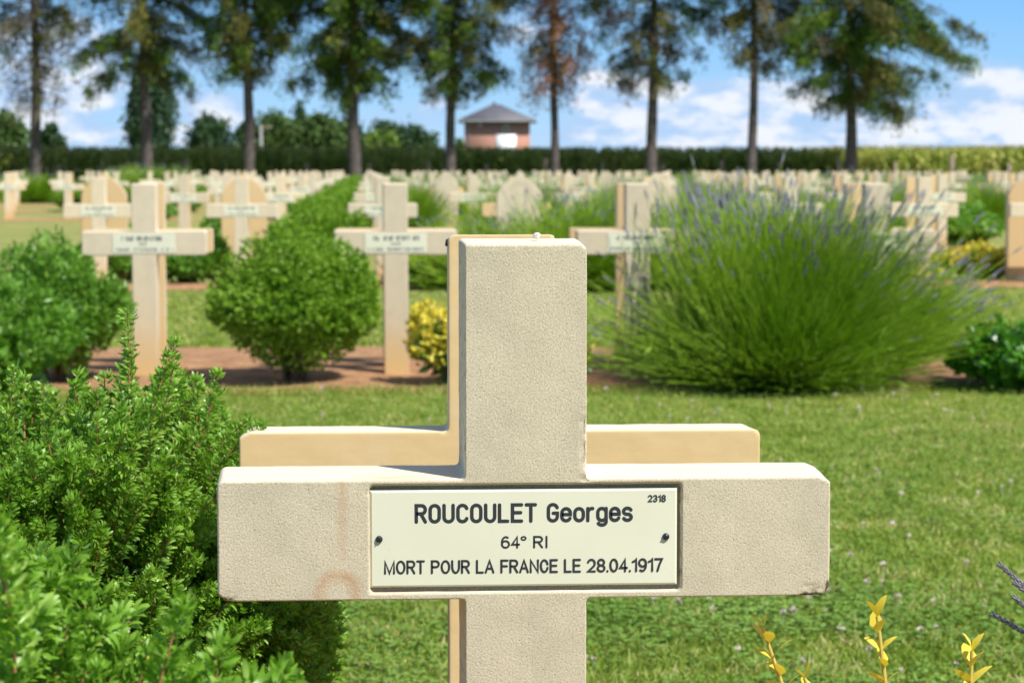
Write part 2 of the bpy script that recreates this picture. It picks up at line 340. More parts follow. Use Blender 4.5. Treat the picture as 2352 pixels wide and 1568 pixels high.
for j in range(13):
    Y = rowY(j)
    x0 = -3.2 if j < 5 else -(Y * .16 + 3); x1 = {0: 3, 1: 4.5, 2: 6.2, 3: 9.5}.get(j, Y * .28 + 3)
    if j == 0: x0 = -2
    b = bed(x0, x1, Y - (.72 if j < 2 else .3), Y + (2.0 if j == 1 else 1.25 if j == 0 else .8))
    tag(b.build('planting_bed', SOIL, smooth=True), 'strip of bare reddish brown soil under a row of graves', kind='structure')

# ------------------------------------------------------------------ crosses
PW, AW, AZ0, AZ1, H, T = .055, .2785, .566, .6755, .888, .09
def outline(dr=0., ch=.007):
    p, a = PW + dr, AW + dr
    z0, z1, h = AZ0 - dr, AZ1 + dr, H + dr
    c = ch
    return [(-p, 0), (p, 0), (p, z0), (a - c, z0), (a, z0 + c), (a, z1 - c * .7), (a - c * 1.6, z1), (p, z1), (p, h - c * .6), (p - c * .8, h),
            (-p + c * .3, h), (-p, h - c * .3), (-p, z1), (-a + c * .6, z1), (-a, z1 - c * .6), (-a, z0 + c), (-a + c, z0), (-p, z0)]
def cross_bm(z_base=0.):
    f, b = outline(0), outline(.0025)
    bm = bmesh.new(); n = len(f)
    fv = [bm.verts.new((x, 0, z + (z_base if z == 0 else 0))) for x, z in f]; bv = [bm.verts.new((x, T, z + (z_base if z == 0 else 0))) for x, z in b]
    bm.faces.new(fv); bm.faces.new(bv[::-1])
    for i in range(n): bm.faces.new((fv[i], bv[i], bv[(i + 1) % n], fv[(i + 1) % n]))
    bmesh.ops.recalc_face_normals(bm, faces=bm.faces); return bm
def simple_cross_mesh():
    bm = cross_bm(-.05)
    es = [e for e in bm.edges if e.calc_face_angle(0) > .6]
    bmesh.ops.bevel(bm, geom=es, offset=.004, segments=2, affect='EDGES', profile=.5)
    me = bpy.data.meshes.new('cross_body'); bm.to_mesh(me); bm.free()
    me.polygons.foreach_set('use_smooth', [False] * len(me.polygons)); me.materials.append(M['stone']); return me
def fine_cross_mesh(mat, pocket, seed, voxel):
    bm = cross_bm(-.05); me = bpy.data.meshes.new('tmp'); bm.to_mesh(me); bm.free()
    o = link('tmp', me); cut = None
    if pocket:
        c = MB(); c.box((-.1414, -.02, .5725), (.1415, .0105, .6700)); cut = c.build('cut', mat)
        md = o.modifiers.new('b', 'BOOLEAN'); md.operation = 'DIFFERENCE'; md.object = cut; md.solver = 'EXACT'
    md = o.modifiers.new('r', 'REMESH'); md.mode = 'VOXEL'; md.voxel_size = voxel; md.use_smooth_shade = True
    dg = bpy.context.evaluated_depsgraph_get(); me2 = bpy.data.meshes.new_from_object(o.evaluated_get(dg)); me2.name = 'cross_body'
    bpy.data.objects.remove(o); 
    if cut: bpy.data.objects.remove(cut)
    n = len(me2.vertices); V = np.empty(n * 3, np.float32); me2.vertices.foreach_get('co', V); V = V.reshape(-1, 3)
    N = np.empty(n * 3, np.float32); me2.vertex_normals.foreach_get('vector', N); N = N.reshape(-1, 3)
    for i in range(n):
        p = Vector(V[i]); q = noise.noise(p * 40 + Vector((seed, 0, 0))) * .00035 + noise.noise(p * 230 + Vector((seed, 3, 0))) * .00009
        x, y, z = p
        if pocket:
            # worn right edge of the upper post, chipped lower arm corners
            d = math.hypot(x - .055, y)
            if d < .007 and .672 < z < .74: q -= .0035 * max(0, noise.noise(p * 130) + .35) * (1 - d / .007)
            for (cx, cz, r, a) in ((.262, AZ0, .014, .004), (.277, .572, .008, .003), (-.27, AZ0, .010, .003), (-.142, .665, .006, .0015), (.1415, .655, .008, .0015)):
                d = math.hypot(x - cx, z - cz) + y * .8
                if d < r: q -= a * (1 - d / r) * (.5 + noise.noise(p * 260))
            if abs(z - H) < .004 and abs(y) < .012: q -= .0012 * max(0, noise.noise(Vector((x * 60, 0, 2))) + .1)
        V[i] += N[i] * q
    me2.vertices.foreach_set('co', V.ravel()); me2.update()
    me2.polygons.foreach_set('use_smooth', [True] * len(me2.polygons))
    me2.materials.clear(); me2.materials.append(mat); return me2

# --- single-stroke engraved lettering
def arc(cx, cy, rx, ry, a0, a1, n=10):
    return [(cx + rx * math.cos(R_(a0 + (a1 - a0) * i / n)), cy + ry * math.sin(R_(a0 + (a1 - a0) * i / n))) for i in range(n + 1)]
def glyph(ch, w, q):
    r = w / 2
    stad = lambda x0, y0, w_, h_, q_: arc(x0 + w_ / 2, y0 + h_ - q_, w_ / 2, q_, 0, 180) + arc(x0 + w_ / 2, y0 + q_, w_ / 2, q_, 180, 360)
    if ch in 'O0': s = stad(0, 0, w, 1, q); return [s + [s[0]]]
    if ch == 'U': return [[(0, 1)] + arc(r, q, r, q, 180, 360) + [(w, 1)]]
    if ch == 'C': return [arc(r, 1 - q, r, q, 18, 180) + arc(r, q, r, q, 180, 342)]
    if ch == 'G': return [arc(r, 1 - q, r, q, 18, 180) + arc(r, q, r, q, 180, 360) + [(w, .47), (w * .55, .47)]]
    if ch in 'RP':
        s = [[(0, 0), (0, 1), (w * .55, 1)] + arc(w * .6, .75, w * .4, .25, 90, -90)[1:] + [(0, .5)]]
        if ch == 'R': s.append([(w * .5, .5), (w, 0)])
        return s
    if ch == 'L': return [[(0, 1), (0, 0), (w, 0)]]
    if ch == 'E': return [[(w, 1), (0, 1), (0, 0), (w, 0)], [(0, .52), (w * .9, .52)]]
    if ch == 'F': return [[(w, 1), (0, 1), (0, 0)], [(0, .52), (w * .9, .52)]]
    if ch == 'T': return [[(0, 1), (w, 1)], [(r, 1), (r, 0)]]
    if ch == 'I': return [[(0, 0), (0, 1)]]
    if ch == 'M': return [[(0, 0), (0, 1), (r, 0), (w, 1), (w, 0)]]
    if ch == 'N': return [[(0, 0), (0, 1), (w, 0), (w, 1)]]
    if ch == 'A': return [[(0, 0), (r, 1), (w, 0)], [(w * .2, .33), (w * .8, .33)]]
    if ch == '1': return [[(0, .78), (w * .6, .86), (w, 1), (w, 0)]]
    if ch == '2': return [arc(r, .7, r, .3, 165, 0) + [(w * .93, .5), (w * .5, .25), (0, 0), (w, 0)]]
    if ch == '3': return [arc(r, .75, r * .9, .25, 160, -90), arc(r, .26, r, .26, 90, -160)]
    if ch == '4': return [[(w * .72, 0), (w * .72, 1), (0, .28), (w, .28)]]
    if ch == '6': s = arc(r, .31, r, .31, 150, 510, 18); return [arc(r * 1.1, .5, r * 1.1, .5, 60, 175) + [(0, .31)], s]
    if ch == '9': s = arc(r, .69, r, .31, -30, 330, 18); return [arc(r * .9, .5, r * 1.1, .5, 240, 355) + [(w, .69)], s]
    if ch == '7': return [[(0, 1), (w, 1), (w * .6, .5), (w * .35, 0)]]
    if ch == '8': a = arc(r, .755, r * .88, .245, 0, 360, 18); b = arc(r, .255, r, .255, 0, 360, 18); return [a, b]
    if ch == '.': return [[(0, 0), (0, .02)]]
    if ch == '°': return [arc(r, .85, r, .15, 0, 360, 12)]
    x = .74
    if ch == 'o': s = stad(0, 0, w, x, .27); return [s + [s[0]]]
    if ch == 'e': return [[(0, .38), (w, .38)] + arc(r, x - .27, r, .27, 0, 180) + arc(r, .25, r, .25, 180, 335)]
    if ch == 'r': return [[(0, 0), (0, x)], arc(w * .75, .42, w * .75, .32, 180, 80)]
    if ch == 'g': s = stad(0, 0, w, x, .25); return [s + [s[0]], [(w, x), (w, -.08)] + arc(r, -.08, r, .2, 0, -150)]
    if ch == 's': return [arc(r, x - .19, r, .19, 25, 250, 10) + arc(r, .19, r, .19, 70, -155, 10)]
    return []
def width_of(ch, base):
    return {'I': 0, '.': 0, '1': .5, ' ': .75, 'M': 1.3, 'N': 1.05, 'E': .92, 'L': .85, 'F': .88, 'r': .62, 'e': .95, 's': .86, 'g': .93, 'o': .95, '°': .45, 'A': 1.12, 'O': 1.1, 'T': .95}.get(ch, 1.) * base
def text_strokes(s, x0, x1, z0, h, sw, base=.6, gap=.26, q=.5, bold=False):
    """returns poly-lines (x,z) fitted between x0 and x1"""
    pen = 0; out = []; 
    for ch in s:
        w_ = base if (bold and ch in 'ROUCLETG') else width_of(ch, base)
        if bold and ch == 'L': w_ = base * .9
        if ch == ' ': pen += w_ * (1.0 if not bold else .8); continue
        for st in glyph(ch, w_, q): out.append([(pen + a, b) for a, b in st])
        pen += w_ + gap
    pen -= gap; hh = h - sw; sx = (x1 - x0 - sw) / pen
    return [[(x0 + sw / 2 + a * sx, z0 + sw / 2 + b * hh) for a, b in st] for st in out]
def ribbon(mb, pts, sw, y):
    P = [np.array(p, float) for i, p in enumerate(pts) if i == 0 or math.dist(p, pts[i - 1]) > 1e-6]
    closed = math.dist(P[0], P[-1]) < 1e-6; n = len(P); L = []; Rr = []; hw = sw / 2
    for i in range(n):
        if closed: a, b, c = P[(i - 1) % (n - 1)], P[i], P[(i + 1) % (n - 1)] if i < n - 1 else P[1]
        else: a, b, c = P[max(i - 1, 0)], P[i], P[min(i + 1, n - 1)]
        d1 = (b - a) / (np.linalg.norm(b - a) or 1); d2 = (c - b) / (np.linalg.norm(c - b) or 1)
        if i == 0 and not closed: d1 = d2
        if i == n - 1 and not closed: d2 = d1
        n1 = np.array([-d1[1], d1[0]]); n2 = np.array([-d2[1], d2[0]]); m_ = n1 + n2; m_ = m_ / (np.linalg.norm(m_) or 1)
        k = hw / max(.5, m_ @ n1); L.append(b + m_ * k); Rr.append(b - m_ * k)
    V = [(p[0], y, p[1]) for p in L] + [(p[0], y, p[1]) for p in Rr]
    mb.add(V, [(i, i + 1, n + i + 1, n + i) for i in range(n - 1)])
    if not closed:
        for e, s_ in ((0, 1), (n - 1, -1)):
            d = P[e] - P[e + (1 if e == 0 else -1)]; a0 = math.atan2(d[1], d[0])
            mb.poly([(P[e][0] + hw * math.cos(a0 + R_(q)), y - .00001, P[e][1] + hw * math.sin(a0 + R_(q))) for q in range(-90, 91, 20)])
def main_text(xc):
    mb = MB(); y = -.00012; k = 0
    pz = lambda py: .6662 - (py - 1126) * (.0895 / 218)           # photograph rows of the plate
    pxx = lambda px: .0029 + (px - 849) * (.2793 / 706) - xc
    for (s, a, b, zt, zb, sw, base, gap, q, bold) in (
            ('ROUCOULET', 951, 1232, 1157, 1201, 8.2, .50, .27, .27, True), ('Georges', 1254, 1453, 1157, 1201, 8.0, .50, .25, .27, True),
            ('64', 1149, 1193, 1230, 1258, 4.6, .62, .26, .5, False), ('°', 1194, 1208, 1230, 1258, 3.6, .62, .26, .5, False), ('RI', 1223, 1256, 1230, 1258, 4.6, .62, .34, .5, False),
            ('MORT POUR LA FRANCE LE 28.04.1917', 881, 1523, 1282, 1313, 5.0, .62, .27, .5, False),
            ('2318', 1487, 1529, 1141, 1157, 2.9, .6, .3, .5, False)):
        sc = .2793 / 706
        for st in text_strokes(s, pxx(a), pxx(b), pz(zb), pz(zt) - pz(zb), sw * sc, base, gap, q, bold):
            k += 1; ribbon(mb, st, sw * sc, y - .000006 * k)
    return mb
def far_text(r, detail=True):
    """short unreadable strokes, as the out-of-focus plates show"""
    mb = MB(); k = 0
    for (a, b, z0, z1, sw, d) in ((-.085 + r.uniform(-.02, .01), .085 + r.uniform(-.015, .02), .0560, .0735, .0035, .0095), (-.022, .022, .036, .046, .0018, .008), (-.125, .125, .010, .022, .0018, .0078)):
        x = a
        while x < b:
            if r.random() > .12:
                w_ = d * .55; t_ = r.random()
                pts = [(x, z0), (x, z1), (x + w_, z1)] if t_ < .3 else [(x, z1), (x, z0), (x + w_, z0), (x + w_, z1)] if t_ < .6 else [(x, z0), (x + w_ / 2, z1), (x + w_, z0)] if t_ < .8 else [(x, z0), (x, z1), (x + w_, z1), (x + w_, z0)]
                k += 1; ribbon(mb, pts, sw, -.0003 - .00001 * k)
            x += d
    return mb

def plate_mesh(mat, w_=.2793, h_=.0882, th=.004, bev=.0018):
    bm = bmesh.new(); v = [bm.verts.new((x, y, z)) for y in (0, th) for x, z in ((-w_ / 2, 0), (w_ / 2, 0), (w_ / 2, h_), (-w_ / 2, h_))]
    bm.faces.new(v[:4]); bm.faces.new(v[:3:-1])
    for i in range(4): bm.faces.new((v[i], v[i + 4], v[(i + 1) % 4 + 4], v[(i + 1) % 4]))
    bmesh.ops.recalc_face_normals(bm, faces=bm.faces)
    if bev: bmesh.ops.bevel(bm, geom=[e for e in bm.edges if all(abs(q.co.y) < 1e-6 for q in e.verts)], offset=bev, segments=1, affect='EDGES')
    me = bpy.data.meshes.new('nameplate'); bm.to_mesh(me); bm.free(); me.materials.append(mat); return me

MX = .1443
main = empty('grave_cross', (MX, 2.15, 0)); tag(main, 'nearest pale stone cross in sharp focus, its cream nameplate reading ROUCOULET Georges', 'grave cross', 'stone crosses in the war cemetery')
link('cross_body', fine_cross_mesh(M['stone_main'], True, 1, .0021), main)
pl = link('nameplate', plate_mesh(M['plate']), main, (-.0017, .0018, .5775)); pl['label'] = 'cream engraved nameplate with black letters and two slotted screws'
lt = main_text(MX - .0017).build('lettering', M['ink'], pl, loc=(0, 0, -.5775))
for sx, rot in ((.0113, 60), (.272, 0)):
    s = MB(); prof = [(.0032, 0), (.0032, -.0010), (.0028, -.0019), (.0019, -.0026), (.0008, -.0029)]
    n = 20; V = [(r * math.cos(2 * math.pi * k / n), y, r * math.sin(2 * math.pi * k / n)) for r, y in prof for k in range(n)]
    s.add(V, [(i * n + k, i * n + (k + 1) % n, (i + 1) * n + (k + 1) % n, (i + 1) * n + k) for i in range(4) for k in range(n)]); s.poly(V[-n:][::-1])
    so = s.build('screw', M['screw'], pl, True, loc=(sx - MX + .0017, -.0002, .6217 - .5775)); so.rotation_euler = (0, R_(-rot), 0)
    q = MB(); q.box((-.0031, -.0035, -.0004), (.0031, -.0022, .0004)); q.build('slot', M['slot'], so) if False else None
    bmv = MB(); bmv.box((-.0026, -.0031, -.0004), (.0026, -.0026, .0004)); V, F_ = bmv.arr()
    # the slot is a dark inlay of the screw head's own mesh
    me = so.data; bm = bmesh.new(); bm.from_mesh(me); vs = [bm.verts.new(v_) for v_ in V]
    for f_ in F_[0]: fc = bm.faces.new([vs[i] for i in f_]); fc.material_index = 1
    bm.to_mesh(me); bm.free(); me.materials.append(M['slot'])

twin = empty('grave_cross', (.1452, 2.56 + T, 0), math.pi); tag(twin, 'smooth tan back of the cross standing back to back right behind the nearest cross', 'grave cross', 'stone crosses in the war cemetery')
link('cross_body', fine_cross_mesh(M['stone_twin'], False, 9, .0028), twin).scale = (1, 1, .994)

# snail on top of the nearest cross, and one clinging to the edge of the cross behind
def snail(name, loc, r, mat, label, rot=(0, 0, 0)):
    mb = MB(); pts = []; rad = []
    for i in range(46):
        a = i * .42; k = i / 45.; rr = r * .62 * (1 - k) ** 1.1
        pts.append((rr * math.cos(a), rr * math.sin(a), r * .9 * k)); rad.append(r * .42 * (1 - k) + r * .04)
    mb.tube(pts, rad, 8); o = mb.build(name, mat, None, True, loc); o.rotation_euler = rot; return tag(o, label, 'snail')
snail('snail_shell', (.1568, 2.19, .8935), .0042, plain('snail_pale', (.42, .34, .28), .4, (.75, .7, .64), 300), 'tiny pale snail shell resting on top of the nearest cross', (R_(50), 0, 0))
snail('snail_shell', (.0872, 2.575, .8765), .0042, plain('snail_dark', (.02, .015, .01), .4, (.07, .05, .03), 300), 'tiny dark snail shell stuck to the left edge of the tan cross', (0, R_(90), 0))

# --- the grid of graves
CROSS = simple_cross_mesh(); PLF = plate_mesh(M['plate_far'], bev=0)
TXT = [far_text(random.Random(i)).mesh('lettering', M['letters_far']) for i in range(5)]
def stele_mesh():
    hw, z1 = .185, .72
    prof = [(hw, -.05), (hw, z1)] + [(.178, .755), (.160, .79), (.128, .828), (.088, .862), (.052, .882), (.034, .893), (.026, .905), (.016, .918), (0, .926)]
    f = prof + [(-x, z) for x, z in prof[-2::-1]]
    bm = bmesh.new(); a = [bm.verts.new((x, 0, z)) for x, z in f]; b = [bm.verts.new((x, .08, z)) for x, z in f]; bm.faces.new(a); bm.faces.new(b[::-1])
    for i in range(len(f)): bm.faces.new((a[i], b[i], b[(i + 1) % len(f)], a[(i + 1) % len(f)]))
    bmesh.ops.recalc_face_normals(bm, faces=bm.faces)
    bmesh.ops.bevel(bm, geom=[e for e in bm.edges if e.calc_face_angle(0) > 1.0], offset=.005, segments=2, affect='EDGES')
    me = bpy.data.meshes.new('stele_body'); bm.to_mesh(me); bm.free(); me.materials.append(M['stone']); return me
STELE = stele_mesh()
def engraving_mesh():
    mb = MB(); k = 0
    for r0 in (.10, .085, .07):
        for cz, s in ((.76, 1),):
            k += 1; ribbon(mb, arc(0, cz, r0, r0 * .95, 20, 160, 20), .004, -.0006 - k * 1e-5)
    for sx in (-1, 1):
        for i in range(5):
            k += 1; ribbon(mb, arc(sx * (.03 + .025 * (i % 3)), .66 + .03 * i, .016, .014, 0, 300, 14), .003, -.0006 - k * 1e-5)
    for i, z in enumerate((.50, .47, .44, .40)):
        x = -.12 + .02 * (i % 2)
        while x < .12: k += 1; ribbon(mb, [(x, z), (x + .012, z + .012), (x + .018, z)], .003, -.0006 - k * 1e-5); x += .026
    return mb.mesh('engraved_ornament', plain('engraved_shade', (.46, .40, .30), .9))
ENG = engraving_mesh()
def colX(k): return .14 + (1.105 * k if k >= 0 else 1.135 * k)
ORD = ['', 'first', 'second', 'third', 'fourth', 'fifth', 'sixth', 'seventh', 'eighth', 'ninth', 'tenth', 'eleventh', 'twelfth', 'thirteenth', 'fourteenth', 'fifteenth', 'sixteenth', 'seventeenth', 'eighteenth', 'nineteenth', 'twentieth',
       'twenty-first', 'twenty-second', 'twenty-third', 'twenty-fourth', 'twenty-fifth', 'twenty-sixth', 'twenty-seventh', 'twenty-eighth', 'twenty-ninth', 'thirtieth']
GRP = 'stone crosses in the war cemetery'
def make_cross(x, y, label, rz=0, plate=True, text=True, group=GRP, r=random):
    o = empty('grave_cross', (x, y, 0), rz + r.uniform(-.012, .012)); o.rotation_euler[1] = r.uniform(-.006, .006)
    tag(o, label, 'grave cross', group); link('cross_body', CROSS, o)
    if plate:
        p = link('nameplate', PLF, o, (0, -.0025, .5775))
        if text: link('lettering', r.choice(TXT), p)
    return o
def make_stele(x, y, label, rz=0, group='rounded stone steles among the crosses'):
    o = empty('grave_stele', (x, y, 0), rz); tag(o, label, 'grave stele', group); link('stele_body', STELE, o)
    if rz == 0: link('engraved_ornament', ENG, o)
    return o
def px_of(X, Y): return 838.5 + X * 5504. / Y
SPECIAL = {(1, -1): 'leftmost large cross of the second row, between two leafy bushes',
           (1, 0): 'second-row pale cross between the round green shrub and a yellow shrub',
           (1, 1): 'second-row pale cross partly hidden by the wispy left side of the big lavender',
           (1, 2): 'second-row pale cross seen through the right half of the big lavender',
           (2, -2): 'third-row pale cross in front of a tan rounded stele, behind the leftmost large cross',
           (2, -1): 'third-row pale cross in front of a tan rounded stele, right of the leftmost large cross',
           (2, 0): 'third-row pale cross half hidden behind the cross beside the round green shrub',
           (2, 5): 'third-row cross cut off by the right edge above yellow flowers, a tan stele behind it'}
SPECIAL_T = {(1, -1): 'cross behind the leftmost large second-row cross, seen as a tan strip',
             (1, 0): 'cross hidden behind the second-row cross between the round and yellow shrubs',
             (1, 1): 'tan cross right behind the second-row cross left of the big lavender',
             (1, 2): 'tan cross standing back to back behind the cross seen through the lavender',
             (2, -2): 'tan-backed rounded stele behind the third-row cross on the far left',
             (2, -1): 'tan-backed rounded stele behind the third-row cross right of the leftmost large cross',
             (2, 5): 'tan-backed stele cut off by the right edge above yellow flowers',
             (2, 1): 'tan cross whose arms stick out behind the pale pointed stele',
             (2, 2): 'tan cross whose arms stick out behind the pale stele beside the lavender'}
for j in range(1, 13):
    Y = rowY(j); r = random.Random(100 + j); idx = 0
    for k in range(-20, 30):
        X = colX(k)
        if (j, k) == (2, 5): X = 5.55
        if (j, k) == (1, 2): X = 2.345
        if (j, k) == (5, 11): X = 12.0
        x = px_of(X, Y); hw = .3 * 5504 / Y
        if x < -hw or x > 2352 + hw: continue
        if j <= 4 and k < -2: continue
        if j == 5 and k in (-4, -3): continue
        if j == 6 and k < -7: continue
        if 7 <= j <= 9 and x < 205 and not (40 < x < 78 or 148 < x < 205): continue
        if j > 9 and x < 205: continue
        if (j == 3 and k >= 7) or (j == 4 and k == 8): continue
        if j >= 6 and r.random() < .14: continue
        idx += 1; rw = ORD[j + 1]
        side = 'left of the green shrub line' if x < 838 else 'right of the green shrub line'
        jx = 0 if j < 3 else r.uniform(-.03, .03)
        if j <= 6:
            lab = SPECIAL.get((j, k)) or f'pale stone cross, {ORD[idx]} from the left in the {rw} row back'
            gp = GRP
        else:
            lab = f'tiny pale cross in the {rw} row back, {side}'; gp = f'distant crosses of the {rw} row back, {"left" if x < 838 else "right"} part'
        if (j, k) == (2, 1): make_stele(X, Y, 'pale pointed stele with curved shoulders right of the nearest cross, between green tufts')
        elif (j, k) == (2, 2): make_stele(X, Y, 'pale pointed stele behind the left edge of the big lavender')
        elif j >= 3 and r.random() < .05 and not (j in (5, 6) and k < -4): make_stele(X + jx, Y, f'small pale rounded stele, {ORD[min(idx,30)]} grave from the left in the {rw} row back')
        else: make_cross(X + jx, Y, lab, text=j <= 5, r=r, group=gp)
        if j <= 5 or (j == 6 and x > 1900):
            Y2 = Y + .41 + T; xt = px_of(X, Y2)
            if xt < -30 or xt > 2352 + 30: continue
            lab = SPECIAL_T.get((j, k)) or f'tan-backed cross behind the {ORD[idx]} grave from the left in the {rw} row back'
            if (j, k) in ((2, -2), (2, -1), (2, 5)): make_stele(X, Y2, lab, math.pi)
            else: make_cross(X + jx, Y2, lab, math.pi, plate=False, r=r)

# ------------------------------------------------------------------ foreground shrubs
def sprig(nw, L, leafL, leafW, nl=6, bend=.25, spread=(.55, 1.2), seed=0):
    """stem along +Y with whorls of narrow leaflets; returns leaf arrays, stem arrays, tip"""
    rs = np.random.default_rng(seed); lv = MB(); st = MB(); bx, bz = rs.uniform(-bend, bend, 2)
    pos = lambda s: np.array([bx * L * s * s, L * s, bz * L * s * s])
    pts = [pos(s) for s in np.linspace(0, 1, 6)]
    st.tube([tuple(p) for p in pts], [.0014, .0013, .0012, .0010, .0008, .0006], 4)
    for i in range(nw):
        s = (i + rs.uniform(0, .6)) / nw; s = min(s, 1); c = pos(s); a0 = rs.uniform(0, 6.28); tip = s > .9
        for br in range(2 if not tip else 3):
            # one compound leaf = a fan of leaflets on a short stalk
            a = a0 + br * (math.pi if not tip else 2.1) + rs.uniform(-.4, .4); el = rs.uniform(*spread) * (.7 if tip else 1)
            d0 = np.array([math.cos(a) * math.sin(el), math.cos(el), math.sin(a) * math.sin(el)])
            b = c + d0 * leafL * .25
            side = nrm(np.cross(d0, [.0, 1, 0.01])); up = np.cross(side, d0)
            nn = nl if rs.random() > .3 else nl - 1
            ang = np.linspace(-1.05, 1.05, nn) + rs.uniform(-.12, .12, nn)
            d = nrm(d0[None] * np.cos(ang)[:, None] + side[None] * np.sin(ang)[:, None] + up[None] * rs.uniform(-.15, .3, nn)[:, None])
            Ls = leafL * (1 - .25 * np.abs(ang)) * rs.uniform(.8, 1.15, nn)
            M_ = scaled(frames(d, rs.uniform(-.5, .5, nn)), np.full(nn, leafW), Ls, np.full(nn, leafL))
            lv.add(*inst(LEAF[0], LEAF[1], M_, np.repeat(b[None], nn, 0)))
    return lv, st, pos(1)
def orient(mb, Mx, T_, out):
    V, Fs = mb.arr()
    for F_ in Fs: pass
    base = 0
    n, k = len(T_), len(V); VV = (np.einsum('nij,kj->nki', Mx, V) + T_[:, None, :]).reshape(-1, 3)
    start = out.n; out.V.append(VV); out.n += len(VV)
    for F_ in Fs:
        out.F.setdefault(F_.shape[1], []).append((F_[None] + (np.arange(n) * k)[:, None, None]).reshape(-1, F_.shape[1]) + start)
def dome_points(n, cx, cy, rx, ry, h, zmin=.1, lump=.12, seed=0, squash=1.):
    """points on an uneven dome, with outward directions"""
    rs = np.random.default_rng(seed); d = nrm(rs.normal(size=(n * 3, 3))); d[:, 2] = np.abs(d[:, 2]) * 1.0 - .25; d = nrm(d)
    P = np.stack([d[:, 0] * rx, d[:, 1] * ry, h * .52 + d[:, 2] * h * .48 * squash], 1)
    lum = np.array([noise.noise(Vector((p[0] * 5 + seed, p[1] * 5, p[2] * 5))) for p in P]); P *= (1 + lump * 1.6 * lum)[:, None]
    k = P[:, 2] > zmin; P, d = P[k][:n], d[k][:n]; P[:, 0] += cx; P[:, 1] += cy
    return P, d
def fg_shrub(name, label, cx, cy, rx, ry, h, n, sprigL, leafL, seed, extra=(), lump=.12, zmin=.12):
    root = empty(name, (cx, cy, 0)); tag(root, label, 'shrub', 'leafy foreground shrubs')
    rs = np.random.default_rng(seed)
    P, d = dome_points(n, 0, 0, rx, ry, h, zmin, lump, seed)
    dirs = nrm(d * [1, 1, .8] + [0, 0, .75] + rs.normal(size=P.shape) * .22); sc = rs.uniform(.75, 1.2, len(P)); base = P - dirs * (sprigL * .72 * sc)[:, None]
    if len(extra):
        eb = np.array([e[:3] for e in extra]) - [cx, cy, 0]; ed = nrm(np.array([e[3:6] for e in extra])); es = np.array([e[6] for e in extra])
        base = np.vstack([base, eb]); dirs = np.vstack([dirs, ed]); sc = np.concatenate([sc, es])
    lv, st, bud = MB(), MB(), MB(); NV = 7; k = rs.integers(0, NV, len(base)); roll = rs.uniform(0, 6.28, len(base))
    for v_ in range(NV):
        a, b, tip = sprig(14, sprigL, leafL, leafL * .235, 6, .28, seed=seed * 10 + v_); q = k == v_
        if not q.any(): continue
        Mx = frames(dirs[q], roll[q]) * sc[q][:, None, None]
        orient(a, Mx, base[q], lv); orient(b, Mx, base[q], st)
        for Mi, Bi in zip(Mx, base[q]):
            if rs.random() < .035: 
                c = Mi @ tip + Bi; bv = [(c[0] + leafL * .16 * x, c[1] + leafL * .16 * y, c[2] + leafL * .16 * z) for x, y, z in ((1, 0, 0), (0, 1, 0), (-1, 0, 0), (0, -1, 0), (0, 0, 1.3), (0, 0, -1))]
                bud.add(bv, [(0, 1, 4), (1, 2, 4), (2, 3, 4), (3, 0, 4), (1, 0, 5), (2, 1, 5), (3, 2, 5), (0, 3, 5)])
    lv.build('foliage', M['potentilla'], root); st.build('twigs', M['stem_red'], root)
    if bud.n: bud.build('buds', M['bud'], root)
    # inner leaves and main stems
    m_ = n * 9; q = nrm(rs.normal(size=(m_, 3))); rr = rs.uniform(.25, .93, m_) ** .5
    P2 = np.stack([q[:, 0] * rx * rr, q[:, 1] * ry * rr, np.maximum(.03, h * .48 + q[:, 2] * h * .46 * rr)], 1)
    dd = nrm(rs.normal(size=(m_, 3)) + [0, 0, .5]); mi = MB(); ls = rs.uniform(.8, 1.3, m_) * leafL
    mi.add(*inst(LEAF[0], LEAF[1], scaled(frames(dd, rs.uniform(0, 6, m_)), ls * .4, ls, ls), P2)); mi.build('inner_leaves', M['potentilla_shaded'], root)
    s2 = MB()
    for i in range(26):
        a = rs.uniform(0, 6.28); e = rs.uniform(.3, .85); p0 = Vector((math.cos(a) * .03, math.sin(a) * .03, 0)); p2 = Vector((math.cos(a) * rx * e, math.sin(a) * ry * e, h * rs.uniform(.5, .85)))
        pm = (p0 + p2) / 2 + Vector((0, 0, .05)) - Vector((p2.x, p2.y, 0)) * .12
        s2.tube([p0, pm, p2], [.006, .004, .002], 5)
    s2.build('stems', M['stem'], root); return root

def E_(X, Y, Z, dx, dy, dz, s): return (X, Y, Z, dx, dy, dz, s)
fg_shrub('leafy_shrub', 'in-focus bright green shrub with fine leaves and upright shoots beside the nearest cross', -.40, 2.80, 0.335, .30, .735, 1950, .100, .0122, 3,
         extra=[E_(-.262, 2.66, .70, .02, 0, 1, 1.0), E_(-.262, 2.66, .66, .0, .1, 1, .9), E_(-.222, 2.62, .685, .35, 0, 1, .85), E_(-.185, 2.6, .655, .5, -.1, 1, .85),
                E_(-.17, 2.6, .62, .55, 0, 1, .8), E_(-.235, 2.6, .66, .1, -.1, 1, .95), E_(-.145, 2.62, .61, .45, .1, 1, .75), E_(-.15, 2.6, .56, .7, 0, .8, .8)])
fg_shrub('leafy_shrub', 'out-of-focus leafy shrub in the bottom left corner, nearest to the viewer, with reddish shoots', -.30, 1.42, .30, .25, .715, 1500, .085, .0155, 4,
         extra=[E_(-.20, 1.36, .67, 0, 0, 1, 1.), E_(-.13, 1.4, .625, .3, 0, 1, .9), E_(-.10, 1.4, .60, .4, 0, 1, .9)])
fg_shrub('leafy_shrub', 'low green shrub under the left arm of the nearest cross, lower than the sharp shrub', -.27, 3.0, .16, .2, .50, 620, .08, .0128, 5)

